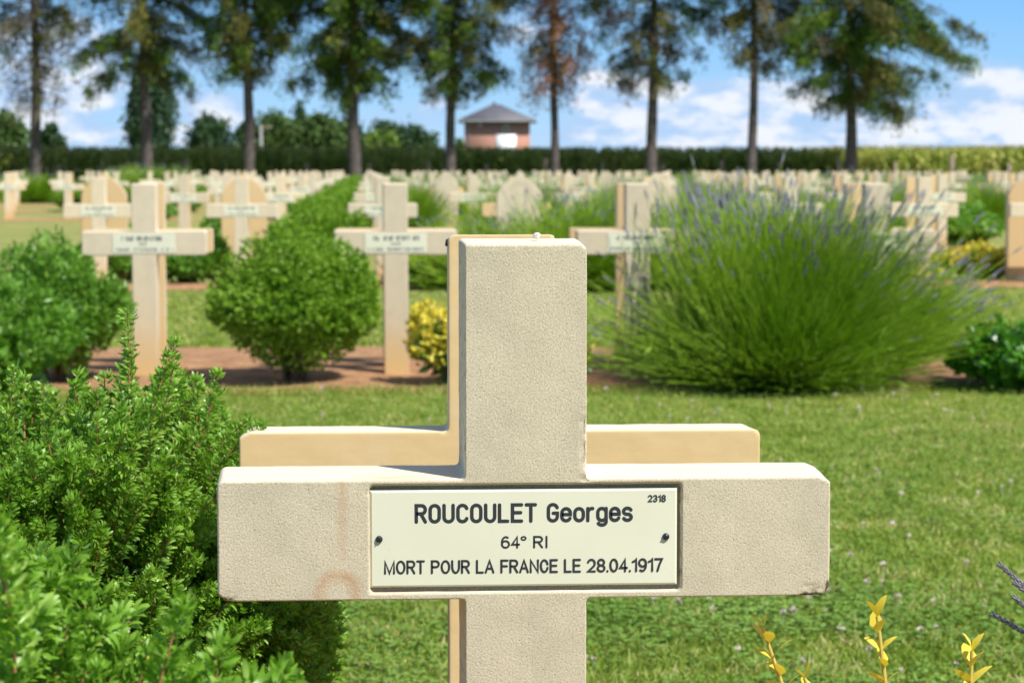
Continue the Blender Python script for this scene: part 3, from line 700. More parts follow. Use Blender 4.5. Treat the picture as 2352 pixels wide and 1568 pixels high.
# golden-leaved twigs, lower right
def golden_shrub():
    root = empty('golden_shrub', (.52, 2.2, 0)); tag(root, 'golden-leaved young shrub with three yellow sprouts at the bottom right', 'shrub')
    rs = np.random.default_rng(11); lv, st = MB(), MB()
    def sprout(p0, p1, n, ls):
        p0, p1 = np.array(p0) - [.52, 2.2, 0], np.array(p1) - [.52, 2.2, 0]; b = rs.uniform(-.008, .008, 3)
        pos = lambda s: p0 * (1 - s) + p1 * s + b * 4 * s * (1 - s)
        st.tube([tuple(pos(s)) for s in np.linspace(0, 1, 6)], [.0034, .0032, .003, .0026, .0022, .0016], 6)
        ax = nrm(p1 - p0)
        for i in range(n):
            s = 1 - i * (.017 / np.linalg.norm(p1 - p0)) if i else 1.
            if s < .05: break
            a = i * 1.57 + rs.uniform(-.3, .3)
            for m_ in (0, math.pi):
                e = .85 if i else .5; sd = np.array([math.cos(a + m_), math.sin(a + m_), 0]); d = nrm(sd * math.sin(e) + ax * math.cos(e)); l = ls * rs.uniform(.7, 1.15) * (.75 if i == 0 else 1)
                lv.add(*inst(OVAL[0], OVAL[1], scaled(frames(d[None], np.array([rs.uniform(-.6, .6)])), np.array([l * .5]), np.array([l]), np.array([l])), pos(s)[None]))
    sprout((.50, 2.2, .2), (.366, 2.18, .532), 18, .027); sprout((.52, 2.2, .2), (.478, 2.2, .537), 18, .026); sprout((.55, 2.2, .2), (.566, 2.19, .505), 15, .028)
    sprout((.50, 2.2, .2), (.40, 2.15, .49), 10, .022)
    for i in range(60):
        a = rs.uniform(0, 6.28); r0 = rs.uniform(.05, .2); sprout((.52, 2.2, .02), (.52 + math.cos(a) * r0, 2.22 + math.sin(a) * r0 * .8, rs.uniform(.25, .43)), 9, .018)
    lv.build('leaves', M['gold'], root); st.build('stems', M['gold_stem'], root)
golden_shrub()

# ------------------------------------------------------------------ lavender
def curve_strip(mb, P0, D, L, droop, w0, seg=4, side=3):
    """many thin stems at once; returns tips and tip directions"""
    n = len(P0); prev = P0.copy(); d0 = nrm(D)
    for i in range(seg):
        s = (i + 1) / seg; p = P0 + d0 * (L * s)[:, None]; p[:, 2] -= droop * (L * s) ** 2; p[:, 2] = np.maximum(p[:, 2], .01)
        dv = p - prev; ln = np.linalg.norm(dv, axis=1); ww = w0 * (1 - .12 * i)
        mb.add(*inst(PR3[0], PR3[1], scaled(frames(dv, np.zeros(n)), ww, ln, ww), prev)); prev = p
    return prev, nrm(dv)
def lavender(x, y, R, n, label, seed, stem_w=.0017, spike=True, lean=(0, 0), group='lavender clumps', w=None, spikeL=.05, dens=None, nspike=1.):
    root = empty('lavender', (x, y, 0)); tag(root, label, 'lavender', group); rs = np.random.default_rng(seed)
    az = rs.uniform(0, 2 * math.pi, n); el = np.arccos(rs.uniform(.10, 1, n) ** .9 * .97)
    d = np.stack([np.cos(az) * np.sin(el), np.sin(az) * np.sin(el), np.cos(el)], 1)
    if dens is not None:
        k = rs.random(n) < dens(d); d = d[k]; n = len(d)
    d = nrm(d + rs.normal(size=d.shape) * .05 + [lean[0], lean[1], 0])
    b = np.stack([rs.normal(size=n) * R * .13, rs.normal(size=n) * R * .1, np.zeros(n) + .02], 1) + d * [R * .12, R * .12, 0]
    L = R * rs.uniform(.68, 1.03, n) * np.where(rs.random(n) < .04, 1.1, 1) * (.66 + .34 * np.clip(d[:, 2] * 1.9, 0, 1)) * (w(d) if w else 1.)
    mb = MB(); tips, td = curve_strip(mb, b, d, L, .08 / R * rs.uniform(.3, 1.6, n), np.full(n, stem_w))
    # short leaves low in the clump
    m_ = int(n * 1.6); ka = rs.integers(0, n, m_); s = rs.uniform(.08, .62, m_) ** 1.2; p = b[ka] + d[ka] * (L[ka] * s)[:, None]
    dl = nrm(d[ka] + rs.normal(size=(m_, 3)) * .45); ll = rs.uniform(.04, .09, m_) * max(R, .4)
    lf = MB(); lf.add(*inst(DIA[0], DIA[1], scaled(frames(dl, rs.uniform(0, 6, m_)), ll * .13 + stem_w, ll, ll), p))
    mb.build('stems', M['lav'], root)['kind'] = 'stuff'; lf.build('leaves', M['lav_base'], root)
    if spike:
        kk = rs.random(n) < nspike * np.clip((d[:, 2] - .62 + .45 * np.abs(d[:, 0])) * 2.5 - 1.2 * np.clip(-d[:, 1], 0, 1), .01, 1); sp = MB(); tp, tdir = tips[kk], td[kk]; q = len(tp)
        for i in range(4):
            rr = np.full(q, [.0032, .0047, .0044, .0028][i]) * (spikeL / .05) ** .5; ln = np.full(q, spikeL / 4 * .86)
            sp.add(*inst(PR4[0], PR4[1], scaled(frames(tdir, rs.uniform(0, 3, q)), rr, ln, rr), tp + tdir * (spikeL / 4 * i)))
        sp.build('flower_spikes', M['spike'], root)['kind'] = 'stuff'
    return root
def big_dens(d):
    az = d[:, 0] / np.maximum(1e-3, np.hypot(d[:, 0], d[:, 2]))
    gap_r = np.exp(-((az - .62) / .20) ** 2) * .78; gap_l = np.clip((-az - .28) * 4, 0, 1) * np.clip(d[:, 2] * 3 - .9, 0, 1) * .90
    left = np.where(d[:, 0] < -.42, .22, 1.) ; rlow = np.where((d[:, 0] > .35) & (d[:, 2] < .33), .12, 1.)
    return (1 - gap_r) * (1 - gap_l) * (1 - .35 * (d[:, 1] < -.5)) * left * rlow
lavender(1.80, 10.42, .97, 17000, 'huge spreading lavender bush with grey-purple spikes right of the nearest cross', 21, .0021, lean=(.0, .03), w=lambda d: (1 - .06 * np.clip(-d[:, 0], 0, 1)) * (1 - .30 * np.clip(-d[:, 1], 0, 1)), dens=big_dens, spikeL=.055, nspike=.36)
# lavender spikes reaching in at the right edge
def edge_lavender():
    root = empty('lavender', (.98, 2.3, 0)); tag(root, 'lavender spikes reaching into the right edge beside the lawn, in focus', 'lavender', 'lavender clumps'); rs = np.random.default_rng(5)
    n = 90; az = rs.uniform(0, 6.28, n); el = rs.uniform(.1, 1.0, n); d = np.stack([np.cos(az) * np.sin(el), np.sin(az) * np.sin(el), np.cos(el)], 1)
    d[:, 0] = np.abs(d[:, 0]); L = rs.uniform(.35, .6, n); b = np.zeros((n, 3)); b[:, 2] = .02
    tg = np.array([(.642, 2.3, .590), (.653, 2.28, .575), (.637, 2.3, .545), (.656, 2.3, .552)]) - [.98, 2.3, 0]
    bb = np.zeros((len(tg), 3)); bb[:, 2] = .12; bb[:, 0] = rs.uniform(-.05, .05, len(tg)); v_ = tg - bb
    L2 = np.linalg.norm(v_, axis=1); dr = .35; v2 = v_.copy(); v2[:, 2] += dr * L2 ** 2
    mb = MB(); t1, d1 = curve_strip(mb, b, d, L, .2 * np.ones(n), np.full(n, .0013)); t2, d2 = curve_strip(mb, bb, v2, np.linalg.norm(v2, axis=1) * .97, np.full(len(tg), dr), np.full(len(tg), .0011), 8)
    d2 = np.array([(-.72, 0, .62), (-.72, 0, .55), (-.85, 0, .5), (-.7, 0, .6)])
    mb.build('stems', M['lav'], root); sp = MB()
    for tp, td in ((t1, d1), (t2, nrm(d2))):
        q = len(tp)
        for i in range(9):
            for a in range(5):
                f = frames(td, np.full(q, i * .6)); th = a * 1.256
                o_ = f[:, :, 0] * math.cos(th) + f[:, :, 2] * math.sin(th); dd = nrm(td + o_ * .35)
                l = np.full(q, .0055); sp.add(*inst(PR3[0], PR3[1], scaled(frames(dd, rs.uniform(0, 3, q)), l * .16, l, l * .16), tp + td * (.0046 * i) + o_ * .0007))
    sp.build('flower_spikes', M['spike'], root)['kind'] = 'stuff'
edge_lavender()

# ------------------------------------------------------------------ mid-ground shrubs
def shrub_parts(rx, ry, h, n, leaf, seed, mat, spr=7, zmin=.06, lump=.14, mat2=None, frac2=0, squash=1., up=.45, wid=.5):
    rs = np.random.default_rng(seed); P, d = dome_points(n, 0, 0, rx, ry, h, zmin, lump, seed, squash)
    n = len(P); rr = rs.uniform(.78, 1.04, n); P = P * np.stack([rr, rr, .25 + .75 * rr], 1)
    lv = MB(); lv2 = MB(); dirs = nrm(d + [0, 0, up] + rs.normal(size=P.shape) * .35)
    for i in range(spr):
        dd = nrm(dirs + rs.normal(size=P.shape) * .75); l = leaf * rs.uniform(.7, 1.3, n); off = dirs * (leaf * .5 * rs.uniform(-1.5, 1.5, n))[:, None]
        V, F_ = inst(DIA[0], DIA[1], scaled(frames(dd, rs.uniform(0, 6.28, n)), l * wid, l, l), P + off)
        if mat2 is not None:
            k2 = rs.random(n) < frac2 * np.clip((P[:, 2] / h - .1) * 1.6, 0, 1); Vr = V.reshape(n, 4, 3)
            for kk, tgt in ((~k2, lv), (k2, lv2)):
                if kk.any(): tgt.add(Vr[kk].reshape(-1, 3), np.arange(kk.sum() * 4).reshape(-1, 4))
        else: lv.add(V, F_)
    # inner leaves
    m_ = n * 2; q = nrm(rs.normal(size=(m_, 3))); r2 = rs.uniform(.2, .85, m_) ** .5; l = leaf * rs.uniform(1, 1.8, m_)
    P2 = np.stack([q[:, 0] * rx * r2, q[:, 1] * ry * r2, np.maximum(zmin * .8, h * .5 + q[:, 2] * h * .45 * r2)], 1)
    lv.add(*inst(DIA[0], DIA[1], scaled(frames(nrm(rs.normal(size=(m_, 3)) + [0, 0, .4]), rs.uniform(0, 6, m_)), l * .6, l, l), P2))
    st = MB()
    for i in range(14):
        a = rs.uniform(0, 6.28); e = rs.uniform(.15, .7); st.tube([(math.cos(a) * rx * .12, math.sin(a) * ry * .12, 0), (math.cos(a) * rx * e * .45, math.sin(a) * ry * e * .45, h * .3), (math.cos(a) * rx * e, math.sin(a) * ry * e, h * .72)], [.012 * h / .65, .008, .004], 5)
    return lv, lv2, st
def shrub(name, label, x, y, rx, ry, h, n, leaf, seed, mat, group, **k):
    root = empty(name, (x, y, 0), 0); tag(root, label, 'shrub', group)
    lv, lv2, st = shrub_parts(rx, ry, h, n, leaf, seed, mat, **k); lv.build('foliage', mat, root); st.build('stems', M['stem'], root)
    if lv2.n: lv2.build('golden_leaves', k['mat2'], root)
    return root
shrub('round_shrub', 'round dense green shrub between two second-row crosses, dark stems at its foot', -.305, 10.62, .355, .36, .66, 3600, .020, 31, M['box'], 'round green shrubs in line', spr=9, lump=.10, zmin=.07)
shrub('feathery_shrub', 'large blue-green leafy shrub at the left edge in front of the leftmost large cross', -1.56, 9.55, .36, .32, .50, 1700, .034, 32, M['blue'], 'leafy green shrubs', spr=8, up=1.1, lump=.17, wid=.34)
shrub('feathery_shrub', 'tall leafy green shrub behind the left-edge shrub, beside the leftmost large cross', -1.38, 10.7, .28, .3, .58, 1500, .034, 33, M['blue'], 'leafy green shrubs', spr=8, up=1.1, lump=.17, wid=.34)
shrub('glossy_shrub', 'low shrub with broad glossy dark leaves at the right edge beside the lavender', 2.84, 10.25, .30, .3, .25, 420, .05, 34, M['gloss'], 'leafy green shrubs', spr=5, up=.4, wid=.55)
shrub('golden_shrub', 'yellow-leaved shrub just left of the nearest cross in the second row', .37, 10.5, .17, .17, .35, 300, .032, 35, M['gold_green'], 'yellow-leaved shrubs', spr=7, mat2=M['gold'], frac2=1.3, up=1.0)
shrub('golden_shrub', 'little yellow-leaved shrub peeping out right of the nearest cross', .83, 10.5, .17, .16, .22, 220, .03, 36, M['gold_green'], 'yellow-leaved shrubs', spr=6, mat2=M['gold'], frac2=.4)
pass # shrub('low_shrub', 'low green shrub at the foot of the leftmost large cross, on its right', -.72, 11.9, .3, .3, .34, 500, .03, 37, M['blue'], 'leafy green shrubs', spr=6)

# templates for the far planting, copied with their parts
def copy_tree(o, loc, rz, sc, label, group):
    c = o.copy(); COL.objects.link(c); c.location = loc; c.rotation_euler = (0, 0, rz); c.scale = sc; c['label'] = label; c['group'] = group
    for ch in o.children:
        d = ch.copy(); COL.objects.link(d); d.parent = c
    return c
T_box = [shrub('round_shrub', 'round green shrub on the central line, in the third row', -.36, 19.35, .38, .38, .66, 1100, .036, 41, M['box'], 'round green shrubs in line', spr=8),
         shrub('round_shrub', 'round green shrub on the central line, in the fourth row', -.36, 28.0, .38, .38, .66, 700, .05, 42, M['box'], 'round green shrubs in line', spr=8)]
T_lav = [lavender(.86, 19.1, .66, 1500, 'green lavender tuft left of the pale pointed stele', 51, .004, nspike=.3),
         lavender(1.70, 18.9, .84, 2600, 'green lavender tuft right of the pale pointed stele', 52, .004, nspike=.35)]
T_gold = [shrub('golden_shrub', 'yellow-leaved shrub in the third row behind the nearest cross', .50, 19.3, .27, .25, .32, 300, .055, 61, M['gold_green'], 'yellow-leaved shrubs', spr=6, mat2=M['gold'], frac2=.45)]
T_gold.append(shrub('golden_shrub', 'broad patch of yellow flowers right of the lavender, left of the stele at the edge', 4.42, 20.5, .55, .3, .26, 420, .055, 62, M['gold_green'], 'yellow-leaved shrubs', spr=6, mat2=M['gold'], frac2=1.1, wid=.7))
T_low = [shrub('low_shrub', 'low green shrub behind the leftmost large cross', -2.0, 19.9, .36, .3, .40, 420, .06, 71, M['blue'], 'leafy green shrubs', spr=6),
         shrub('low_shrub', 'low green shrub right of the leftmost large cross, third row', -1.45, 19.7, .34, .3, .36, 420, .06, 72, M['blue'], 'leafy green shrubs', spr=6)]
def cp(T_, x, y, s, label, group=None, rz=None): return copy_tree(T_, (x, y, 0), random.uniform(0, 6.28) if rz is None else rz, (s[0], s[0], s[1]) if isinstance(s, tuple) else (s, s, s), label, group or T_['group'])
pass # cp(T_low[0], -1.55, 11.9, (.8, .8), 'low green shrub on the soil left of the leftmost large cross')
pass
cp(T_gold[1], 5.35, 20.4, (.8, 1.0), 'yellow-flowered shrub at the foot of the stele on the right edge')
cp(T_low[0], 7.25, 28.9, (1.55, 1.15), 'dark green shrub on the grass right of the lavender top')
cp(T_gold[1], 11.15, 46.0, (1.2, 1.5), 'shrub with yellow flowers between the two cross groups at the right')
cp(T_lav[1], 2.75, 19.2, 1.05, 'green lavender tuft behind the big lavender in the third row')
cp(T_lav[0], 3.9, 19.3, .9, 'small lavender tuft behind the right side of the big lavender')
cp(T_box[1], -5.7, 53.2, (1.5, .95), 'pair-like round bush on the left, first bush right of the far left crosses')
cp(T_box[0], -6.5, 53.8, (1.1, .8), 'smaller round bush on the left beside the far left crosses')
cp(T_gold[0], -6.25, 55, (1.3, 1.6), 'yellowish shrub between the two far left cross groups')
cp(T_lav[0], -9.3, 68.5, (2.3, 1.5), 'tall green mound of lavender at the far left below the dark maize')
cp(T_lav[1], -6.4, 72, (2.2, 1.45), 'tall green mound of lavender between the far left cross groups')
cp(T_box[0], -7.8, 46.5, (1.3, .9), 'green bush at the left edge under the far left crosses')
r = random.Random(5)
for j in range(2, 13):
    Y = rowY(j)
    if j >= 4: cp(T_box[j % 2], -.38 + r.uniform(-.05, .05), Y - .2, (1.05, r.uniform(.95, 1.08)), f'round green shrub on the central line, in the {ORD[j+1]} row')
    if j >= 3: cp(T_box[(j + 1) % 2], -.38, Y + .75, (1.0, .95), f'round green shrub on the central line, just behind the {ORD[j+1]} row')
    for k in range(-20, 30):
        X = colX(k) + .55; x = px_of(X, Y)
        if x < -40 or x > 2392 or k == -1: continue
        if (j <= 4 and k < -2) or (j >= 5 and x < 205 and j < 12): continue
        if j == 2: continue
        if j == 3 and k >= 6: continue
        if r.random() < ((.9 if x > 838 else .75) if j < 6 else .62):
            u_ = r.random(); rt = x > 838
            nm = f'{ORD[j+1]}-row gap {"right" if rt else "left"} of the green shrub line'
            if rt and u_ < .8: cp(T_lav[k % 2], X, Y + r.uniform(-.5, .0), (r.uniform(.8, 1.0), r.uniform(.95, 1.15) * (1 if k % 2 else 1.25)), 'green lavender tuft in a ' + nm, f'lavender tufts of the {ORD[j+1]} row')
            elif u_ < .9: cp(T_low[k % 2], X, Y + r.uniform(-.2, .2), (r.uniform(.6, 1.0), r.uniform(.7, 1.1)), 'low green shrub in a ' + nm, f'low shrubs of the {ORD[j+1]} row')
            else: cp(T_gold[0], X, Y, r.uniform(.7, 1.1), 'small yellow-leaved shrub in a ' + nm, f'yellow shrubs of the {ORD[j+1]} row')

# ------------------------------------------------------------------ grass
def scatter_grass():
    def pts(n, y0, y1, p=1.6, m0=.5):
        y = (y0 ** (-p) + rng.random(n) * (y1 ** (-p) - y0 ** (-p))) ** (-1 / p)
        x = rng.uniform(-.1525, .275, n) * y * 1.12 + rng.uniform(-m0, m0, n); return x, y
    mb = MB(); BL = (np.array([(-.5, 0, 0), (.5, 0, 0), (.42, .55, .06), (-.42, .55, .06), (.06, 1, .3), (-.06, 1, .3)]), np.array([(0, 1, 2, 3), (3, 2, 4, 5)]))
    for n, y0, y1, hgt, wd in ((210000, 4.0, 10.35, (.010, .030), .0036), (60000, 12.8, 18.9, (.015, .035), .007)):
        x, y = pts(n, y0, y1, .6); cl = np.array([noise.noise(Vector((a * 3.1, b * 3.1, 0))) for a, b in zip(x[::8], y[::8])]); cl = np.repeat(cl, 8)[:n] if len(cl) * 8 >= n else np.resize(cl, n)
        d = nrm(np.stack([rng.normal(size=n) * 1.1, rng.normal(size=n) * 1.1, np.ones(n)], 1)); l = rng.uniform(*hgt, n) * (1 + .5 * cl)
        P = np.stack([x, y, np.zeros(n)], 1)
        if y0 > 12:   # keep off the beds
            pass
        mb.add(*inst(BL[0], BL[1], scaled(frames(d, rng.uniform(0, 6.28, n)), np.full(n, wd) * rng.uniform(.7, 1.4, n), l, l), P))
    # longer fringe along the near edge of the second bed
    n = 9000; x = rng.uniform(-2.4, 4.2, n); y = 10.24 + rng.normal(size=n) * .07
    d = nrm(np.stack([rng.normal(size=n) * .5, rng.normal(size=n) * .5, np.ones(n)], 1)); l = rng.uniform(.015, .045, n)
    mb.add(*inst(BL[0], BL[1], scaled(frames(d, rng.uniform(0, 6.28, n)), np.full(n, .0035), l, l), np.stack([x, y, np.zeros(n)], 1)))
    tag(mb.build('grass', M['grass']), 'short mown grass blades of the lawn', 'grass', kind='stuff')
    n = 42000; x, y = pts(n, 4.0, 10.0, 1.0); keep = np.array([noise.noise(Vector((a * 1.7, b * 1.7, 4))) * 1.2 + noise.noise(Vector((a * 7, b * 7, 4))) * .5 + random.uniform(-.5, .5) > -.05 for a, b in zip(x, y)]); x, y = x[keep], y[keep]; n = len(x)
    mb = MB(); z = rng.uniform(.012, .035, n)
    for a in range(3):
        th = rng.uniform(0, .4, n) + a * 2.1 + x * 50; d = np.stack([np.cos(th), np.sin(th), rng.uniform(-.1, .4, n)], 1); l = rng.uniform(.007, .012, n)
        mb.add(*inst(DIA[0], DIA[1], scaled(frames(d, rng.uniform(-.3, .3, n)), l * .95, l, l), np.stack([x, y, z], 1)))
    tag(mb.build('clover_leaves', M['clover']), 'patches of clover leaves in the lawn', 'clover', kind='stuff')
    n = 330; x, y = pts(n, 4.0, 10.2, .5); mb = MB(); keep = np.array([noise.noise(Vector((a * .8, b * .8, 9))) + a * .16 > .06 for a, b in zip(x, y)]); x, y = x[keep], y[keep]; n = len(x)
    z = rng.uniform(.018, .04, n); r_ = rng.uniform(.005, .011, n)
    for k in range(26):
        d = sph(n); d[:, 2] = np.abs(d[:, 2]) - .3
        mb.add(*inst(DIA[0], DIA[1], scaled(frames(d, rng.uniform(0, 6, n)), r_ * .55, r_, r_), np.stack([x, y, z], 1)))
    mb.add(*inst(PR3[0], PR3[1], scaled(frames(np.tile([0, 0, 1.], (n, 1)), np.zeros(n)), np.full(n, .0007), z, np.full(n, .0007)), np.stack([x, y, 0 * x], 1)))
    tag(mb.build('clover_flowers', M['clover_f']), 'scattered small white and pinkish clover heads in the lawn', 'clover flowers', kind='stuff')
scatter_grass()

# ------------------------------------------------------------------ spruces at the far edge
TY = 115.
def tx(px): return (px - 838.5) * TY / 5504.
def tz(py): return EYE + (388.6 - py) * TY / 5504.
def needle(name, a, b, c): return foliage(name, a, b, .22, .6, .25, .9, c3=c)  # first tone of the greens is darkened for shaded crown undersides
M['n_green'] = needle('spruce_green', (.012, .035, .005), (.065, .145, .01), (.26, .40, .03))
M['n_olive'] = needle('spruce_olive', (.022, .027, .008), (.12, .125, .025), (.36, .33, .07))
M['n_brown'] = needle('spruce_brown', (.20, .10, .06), (.42, .20, .11), (.58, .29, .17))
M['n_grey'] = needle('spruce_grey', (.09, .08, .065), (.17, .145, .10), (.26, .21, .14))
def spruce(px, base_r, low_py, label, mats, dens, seed, RL=2.6, RR=2.6, height=23., low_len=.8, hang=.5):
    rs = np.random.default_rng(seed); X = tx(px); root = empty('spruce_tree', (X, TY + rs.uniform(-.4, .4), 0)); tag(root, label, 'tree', 'row of tall spruces at the far edge')
    zl = tz(low_py) + .5; tr = MB(); pts = []; rad = []; ph = rs.uniform(0, 6)
    for i in range(24):
        z = height * i / 23; f = z / height; flare = .35 * math.exp(-z / .5)
        pts.append((.10 * math.sin(z * .35 + ph) * min(1, z / 3), .08 * math.cos(z * .4 + ph) * min(1, z / 3), z)); rad.append(base_r * ((1 - f * .93) + flare) * (1 + .04 * math.sin(z * 3 + ph)))
    tr.tube(pts, rad, 14); tr.build('trunk', M['bark'], root, True)
    limbs = MB(); fol = [MB() for _ in mats]; z = zl; ga = rs.uniform(0, 6.28)
    while z < height - .5:
        f = (z - zl) / (height - zl); infr = z < 10.4  # higher up, the unseen crown is widened and thickened to shade the maize
        ga += 2.399 + rs.uniform(-.4, .4); Rr = (RR if math.cos(ga) > 0 else RL) * (1 - .25 * abs(math.sin(ga)))
        Rr = Rr if infr else max(Rr, 4.4 + .45 * Rr); L = 1.22 * Rr * (1 - .75 * max(0, (z - 11) / (height - 11))) * rs.uniform(.55, 1.1) * (low_len if z < zl + 1.2 else 1)
        L *= (.8 + .6 * (z - zl) / (10.4 - zl)) if infr else 1
        d = np.array([math.cos(ga), math.sin(ga), 0]); rise = rs.uniform(-.05, .3) if infr else rs.uniform(.5, .75); P0 = np.array([0, 0, z])
        pos = lambda s: P0 + d * (L * s) + np.array([0, 0, L * (rise * s - .55 * s * s + .12 * s ** 4)])
        limbs.tube([tuple(pos(s)) for s in np.linspace(0, 1, 5)], [.05, .04, .03, .02, .008], 4)
        mi = rs.integers(0, len(mats)); dn = dens if infr else 1.5; ns = int((30 if infr else 17) * L * dn) + 1
        clump = rs.random(4) ** 1.5 * 1.05 + .02
        for s in rs.uniform(.18, 1.05, ns):
            if rs.random() > clump[min(3, int(s * 3.9))]: continue
            c = pos(s) + rs.normal(size=3) * [.17, .17, .08]; hg = hang * rs.uniform(.3, 1.9) * (1 if infr else .4); m_ = 15 if infr else 7; sz = (.15 if infr else .55)
            q = rs.random(m_); Pp = c + np.stack([rs.normal(size=m_) * .12, rs.normal(size=m_) * .12, -q * hg + rs.normal(size=m_) * .05], 1)
            dd = nrm(np.stack([rs.normal(size=m_) * .6, rs.normal(size=m_) * .6, -.6 - q], 1) + d * .4); l = sz * rs.uniform(.6, 1.5, m_)
            fol[mi if rs.random() > .2 else rs.integers(0, len(mats))].add(*inst(DIA[0], DIA[1], scaled(frames(dd, rs.uniform(0, 6, m_)), l * .38, l, l), Pp))
        z += rs.uniform(.07, .16) / max(.6, dens ** .5) if infr else rs.uniform(.12, .22)
    limbs.build('branches', M['bark'], root, True)
    for mt, fb in zip(mats, fol):
        if fb.n: fb.build('needles', M[mt], root)
spruce(92, .27, 250, 'spruce with thin grey-brown sparse needles at the left edge of the row', ['n_grey', 'n_grey', 'n_olive'], .5, 1, 2.2, 2.0, hang=.7)
spruce(343, .29, 190, 'dark green spruce standing in front of the tall poplar', ['n_green', 'n_olive', 'n_olive'], 1.0, 2, 3.7, 3.0)
spruce(574, .27, 190, 'third spruce from the left, dense dark green, right of the poplar', ['n_green', 'n_olive'], 1.15, 3, 2.6, 2.6)
spruce(816, .31, 225, 'bright green dense spruce at the end of the central shrub line', ['n_green', 'n_green', 'n_olive'], 1.35, 4, 2.9, 2.7)
spruce(1036, .25, 220, 'olive green spruce just left of the brick building', ['n_olive', 'n_green', 'n_olive'], 1.15, 5, 2.7, 2.8)
spruce(1273, .21, 225, 'sparse spruce with rust-brown dying needles right of the brick building', ['n_brown', 'n_brown', 'n_brown', 'n_olive'], .72, 6, 1.9, 2.1, hang=.8)
spruce(1498, .28, 205, 'seventh spruce from the left, thin olive crown above the lavender', ['n_olive', 'n_green', 'n_grey'], .8, 7, 2.6, 2.4)
spruce(1728, .24, 160, 'eighth spruce from the left, olive-brown crown and slim dark trunk', ['n_olive', 'n_grey', 'n_olive'], .75, 8, 2.5, 2.6)
spruce(1962, .30, 250, 'rightmost spruce, dense green with long boughs reaching right', ['n_green', 'n_green', 'n_olive'], 1.35, 9, 3.4, 4.3)
spruce(-150, .29, 190, 'unseen spruce added left of the visible row to shade the maize', ['n_green', 'n_olive'], 1., 10, 3, 3)  # out-of-view tree added for its shade on the maize

# fence posts
FP = MB(); FP.box((-.09, -.09, 0), (.09, .09, 1.28)); FPM = FP.mesh('post', M['wood'])
bmx = bmesh.new(); bmx.from_mesh(FPM); bmesh.ops.bevel(bmx, geom=[e for e in bmx.edges], offset=.02, segments=1, affect='EDGES'); bmx.to_mesh(FPM); bmx.free()
FY = 118.3; posts = [3, 145, 290, 432, 569, 708, 849, 985, 1117, 1254, 1384, 1526, 1660, 1795, 1930, 2064, 2198, 2330]
for i, p in enumerate(posts):
    o = link('fence_post', FPM, None, ((p - 838.5) * FY / 5504, FY, 0)); o.scale = (1, 1, random.uniform(.93, 1.15)); o.rotation_euler = (random.uniform(-.03, .03), random.uniform(-.04, .04), 0)
    if i == 16: o.scale = (1.2, 1.2, 1.3)
    tag(o, f'weathered wooden fence post below the maize, {ORD[i+1]} post from the left', 'fence post', 'wooden fence posts along the maize')

# ------------------------------------------------------------------ maize field
def maize():
    root = empty('maize_field', (8, 120.2, 0)); 
    n = 5600; x = rng.uniform(-34, 44, n) ; y = rng.choice([0, .75, 1.5, 2.25, 3.], n) + rng.normal(size=n) * .08; h = rng.uniform(1.74, 2.04, n) + np.where(x + 8 > 24, .08, 0)
    mb = MB(); base = np.stack([x, y, 0 * x], 1); up = np.tile([0, 0, 1.], (n, 1))
    mb.add(*inst(PR3[0], PR3[1], scaled(frames(up, 0 * x), np.full(n, .014), h, np.full(n, .014)), base))
    for k in range(11):
        z = h * (.12 + .075 * k) ; a = rng.uniform(0, 6.28, n); L = rng.uniform(.4, .75, n)
        p = base + np.stack([0 * x, 0 * x, z], 1); d1 = nrm(np.stack([np.cos(a), np.sin(a), np.full(n, 1.1)], 1)); d2 = nrm(np.stack([np.cos(a), np.sin(a), np.full(n, -.6)], 1))
        mb.add(*inst(DIA[0], DIA[1], scaled(frames(d1, 0 * a), np.full(n, .09), L * .7, L * 0 + .1), p)); mb.add(*inst(DIA[0], DIA[1], scaled(frames(d2, 0 * a), np.full(n, .08), L * .75, L * 0 + .1), p + d1 * (L * .42)[:, None]))
    V, Fs = mb.arr(); me = mkmesh('maize_field', V, Fs, M['corn'])
    bpy.data.objects.remove(root); o = link('maize_field', me, None, (8, 120.2, 0)); tag(o, 'wall of tall maize along the far fence, dark in the shade of the spruces', 'maize', kind='stuff')
    ts = MB(); 
    for k in range(5):
        d = nrm(np.stack([rng.normal(size=n) * .35, rng.normal(size=n) * .35, np.ones(n)], 1)); l = rng.uniform(.10, .22, n)
        ts.add(*inst(DIA[0], DIA[1], scaled(frames(d, rng.uniform(0, 6, n)), np.full(n, .03), l, l), base + np.stack([0 * x, 0 * x, h - .05], 1)))
    t_ = ts.build('tassels', M['tassel'], o)
    t_['kind'] = 'stuff'
    bk = MB(); bk.box((-60, 124.2, 0), (70, 205, 1.75)); tag(bk.build('field', plain('maize_mass', (.03, .06, .012), .9, (.09, .14, .03), 1.5, .15, 3)), 'solid body of the maize field beyond its front rows', kind='structure')  # block coloured dark to stand for the shade between the stalks
maize()

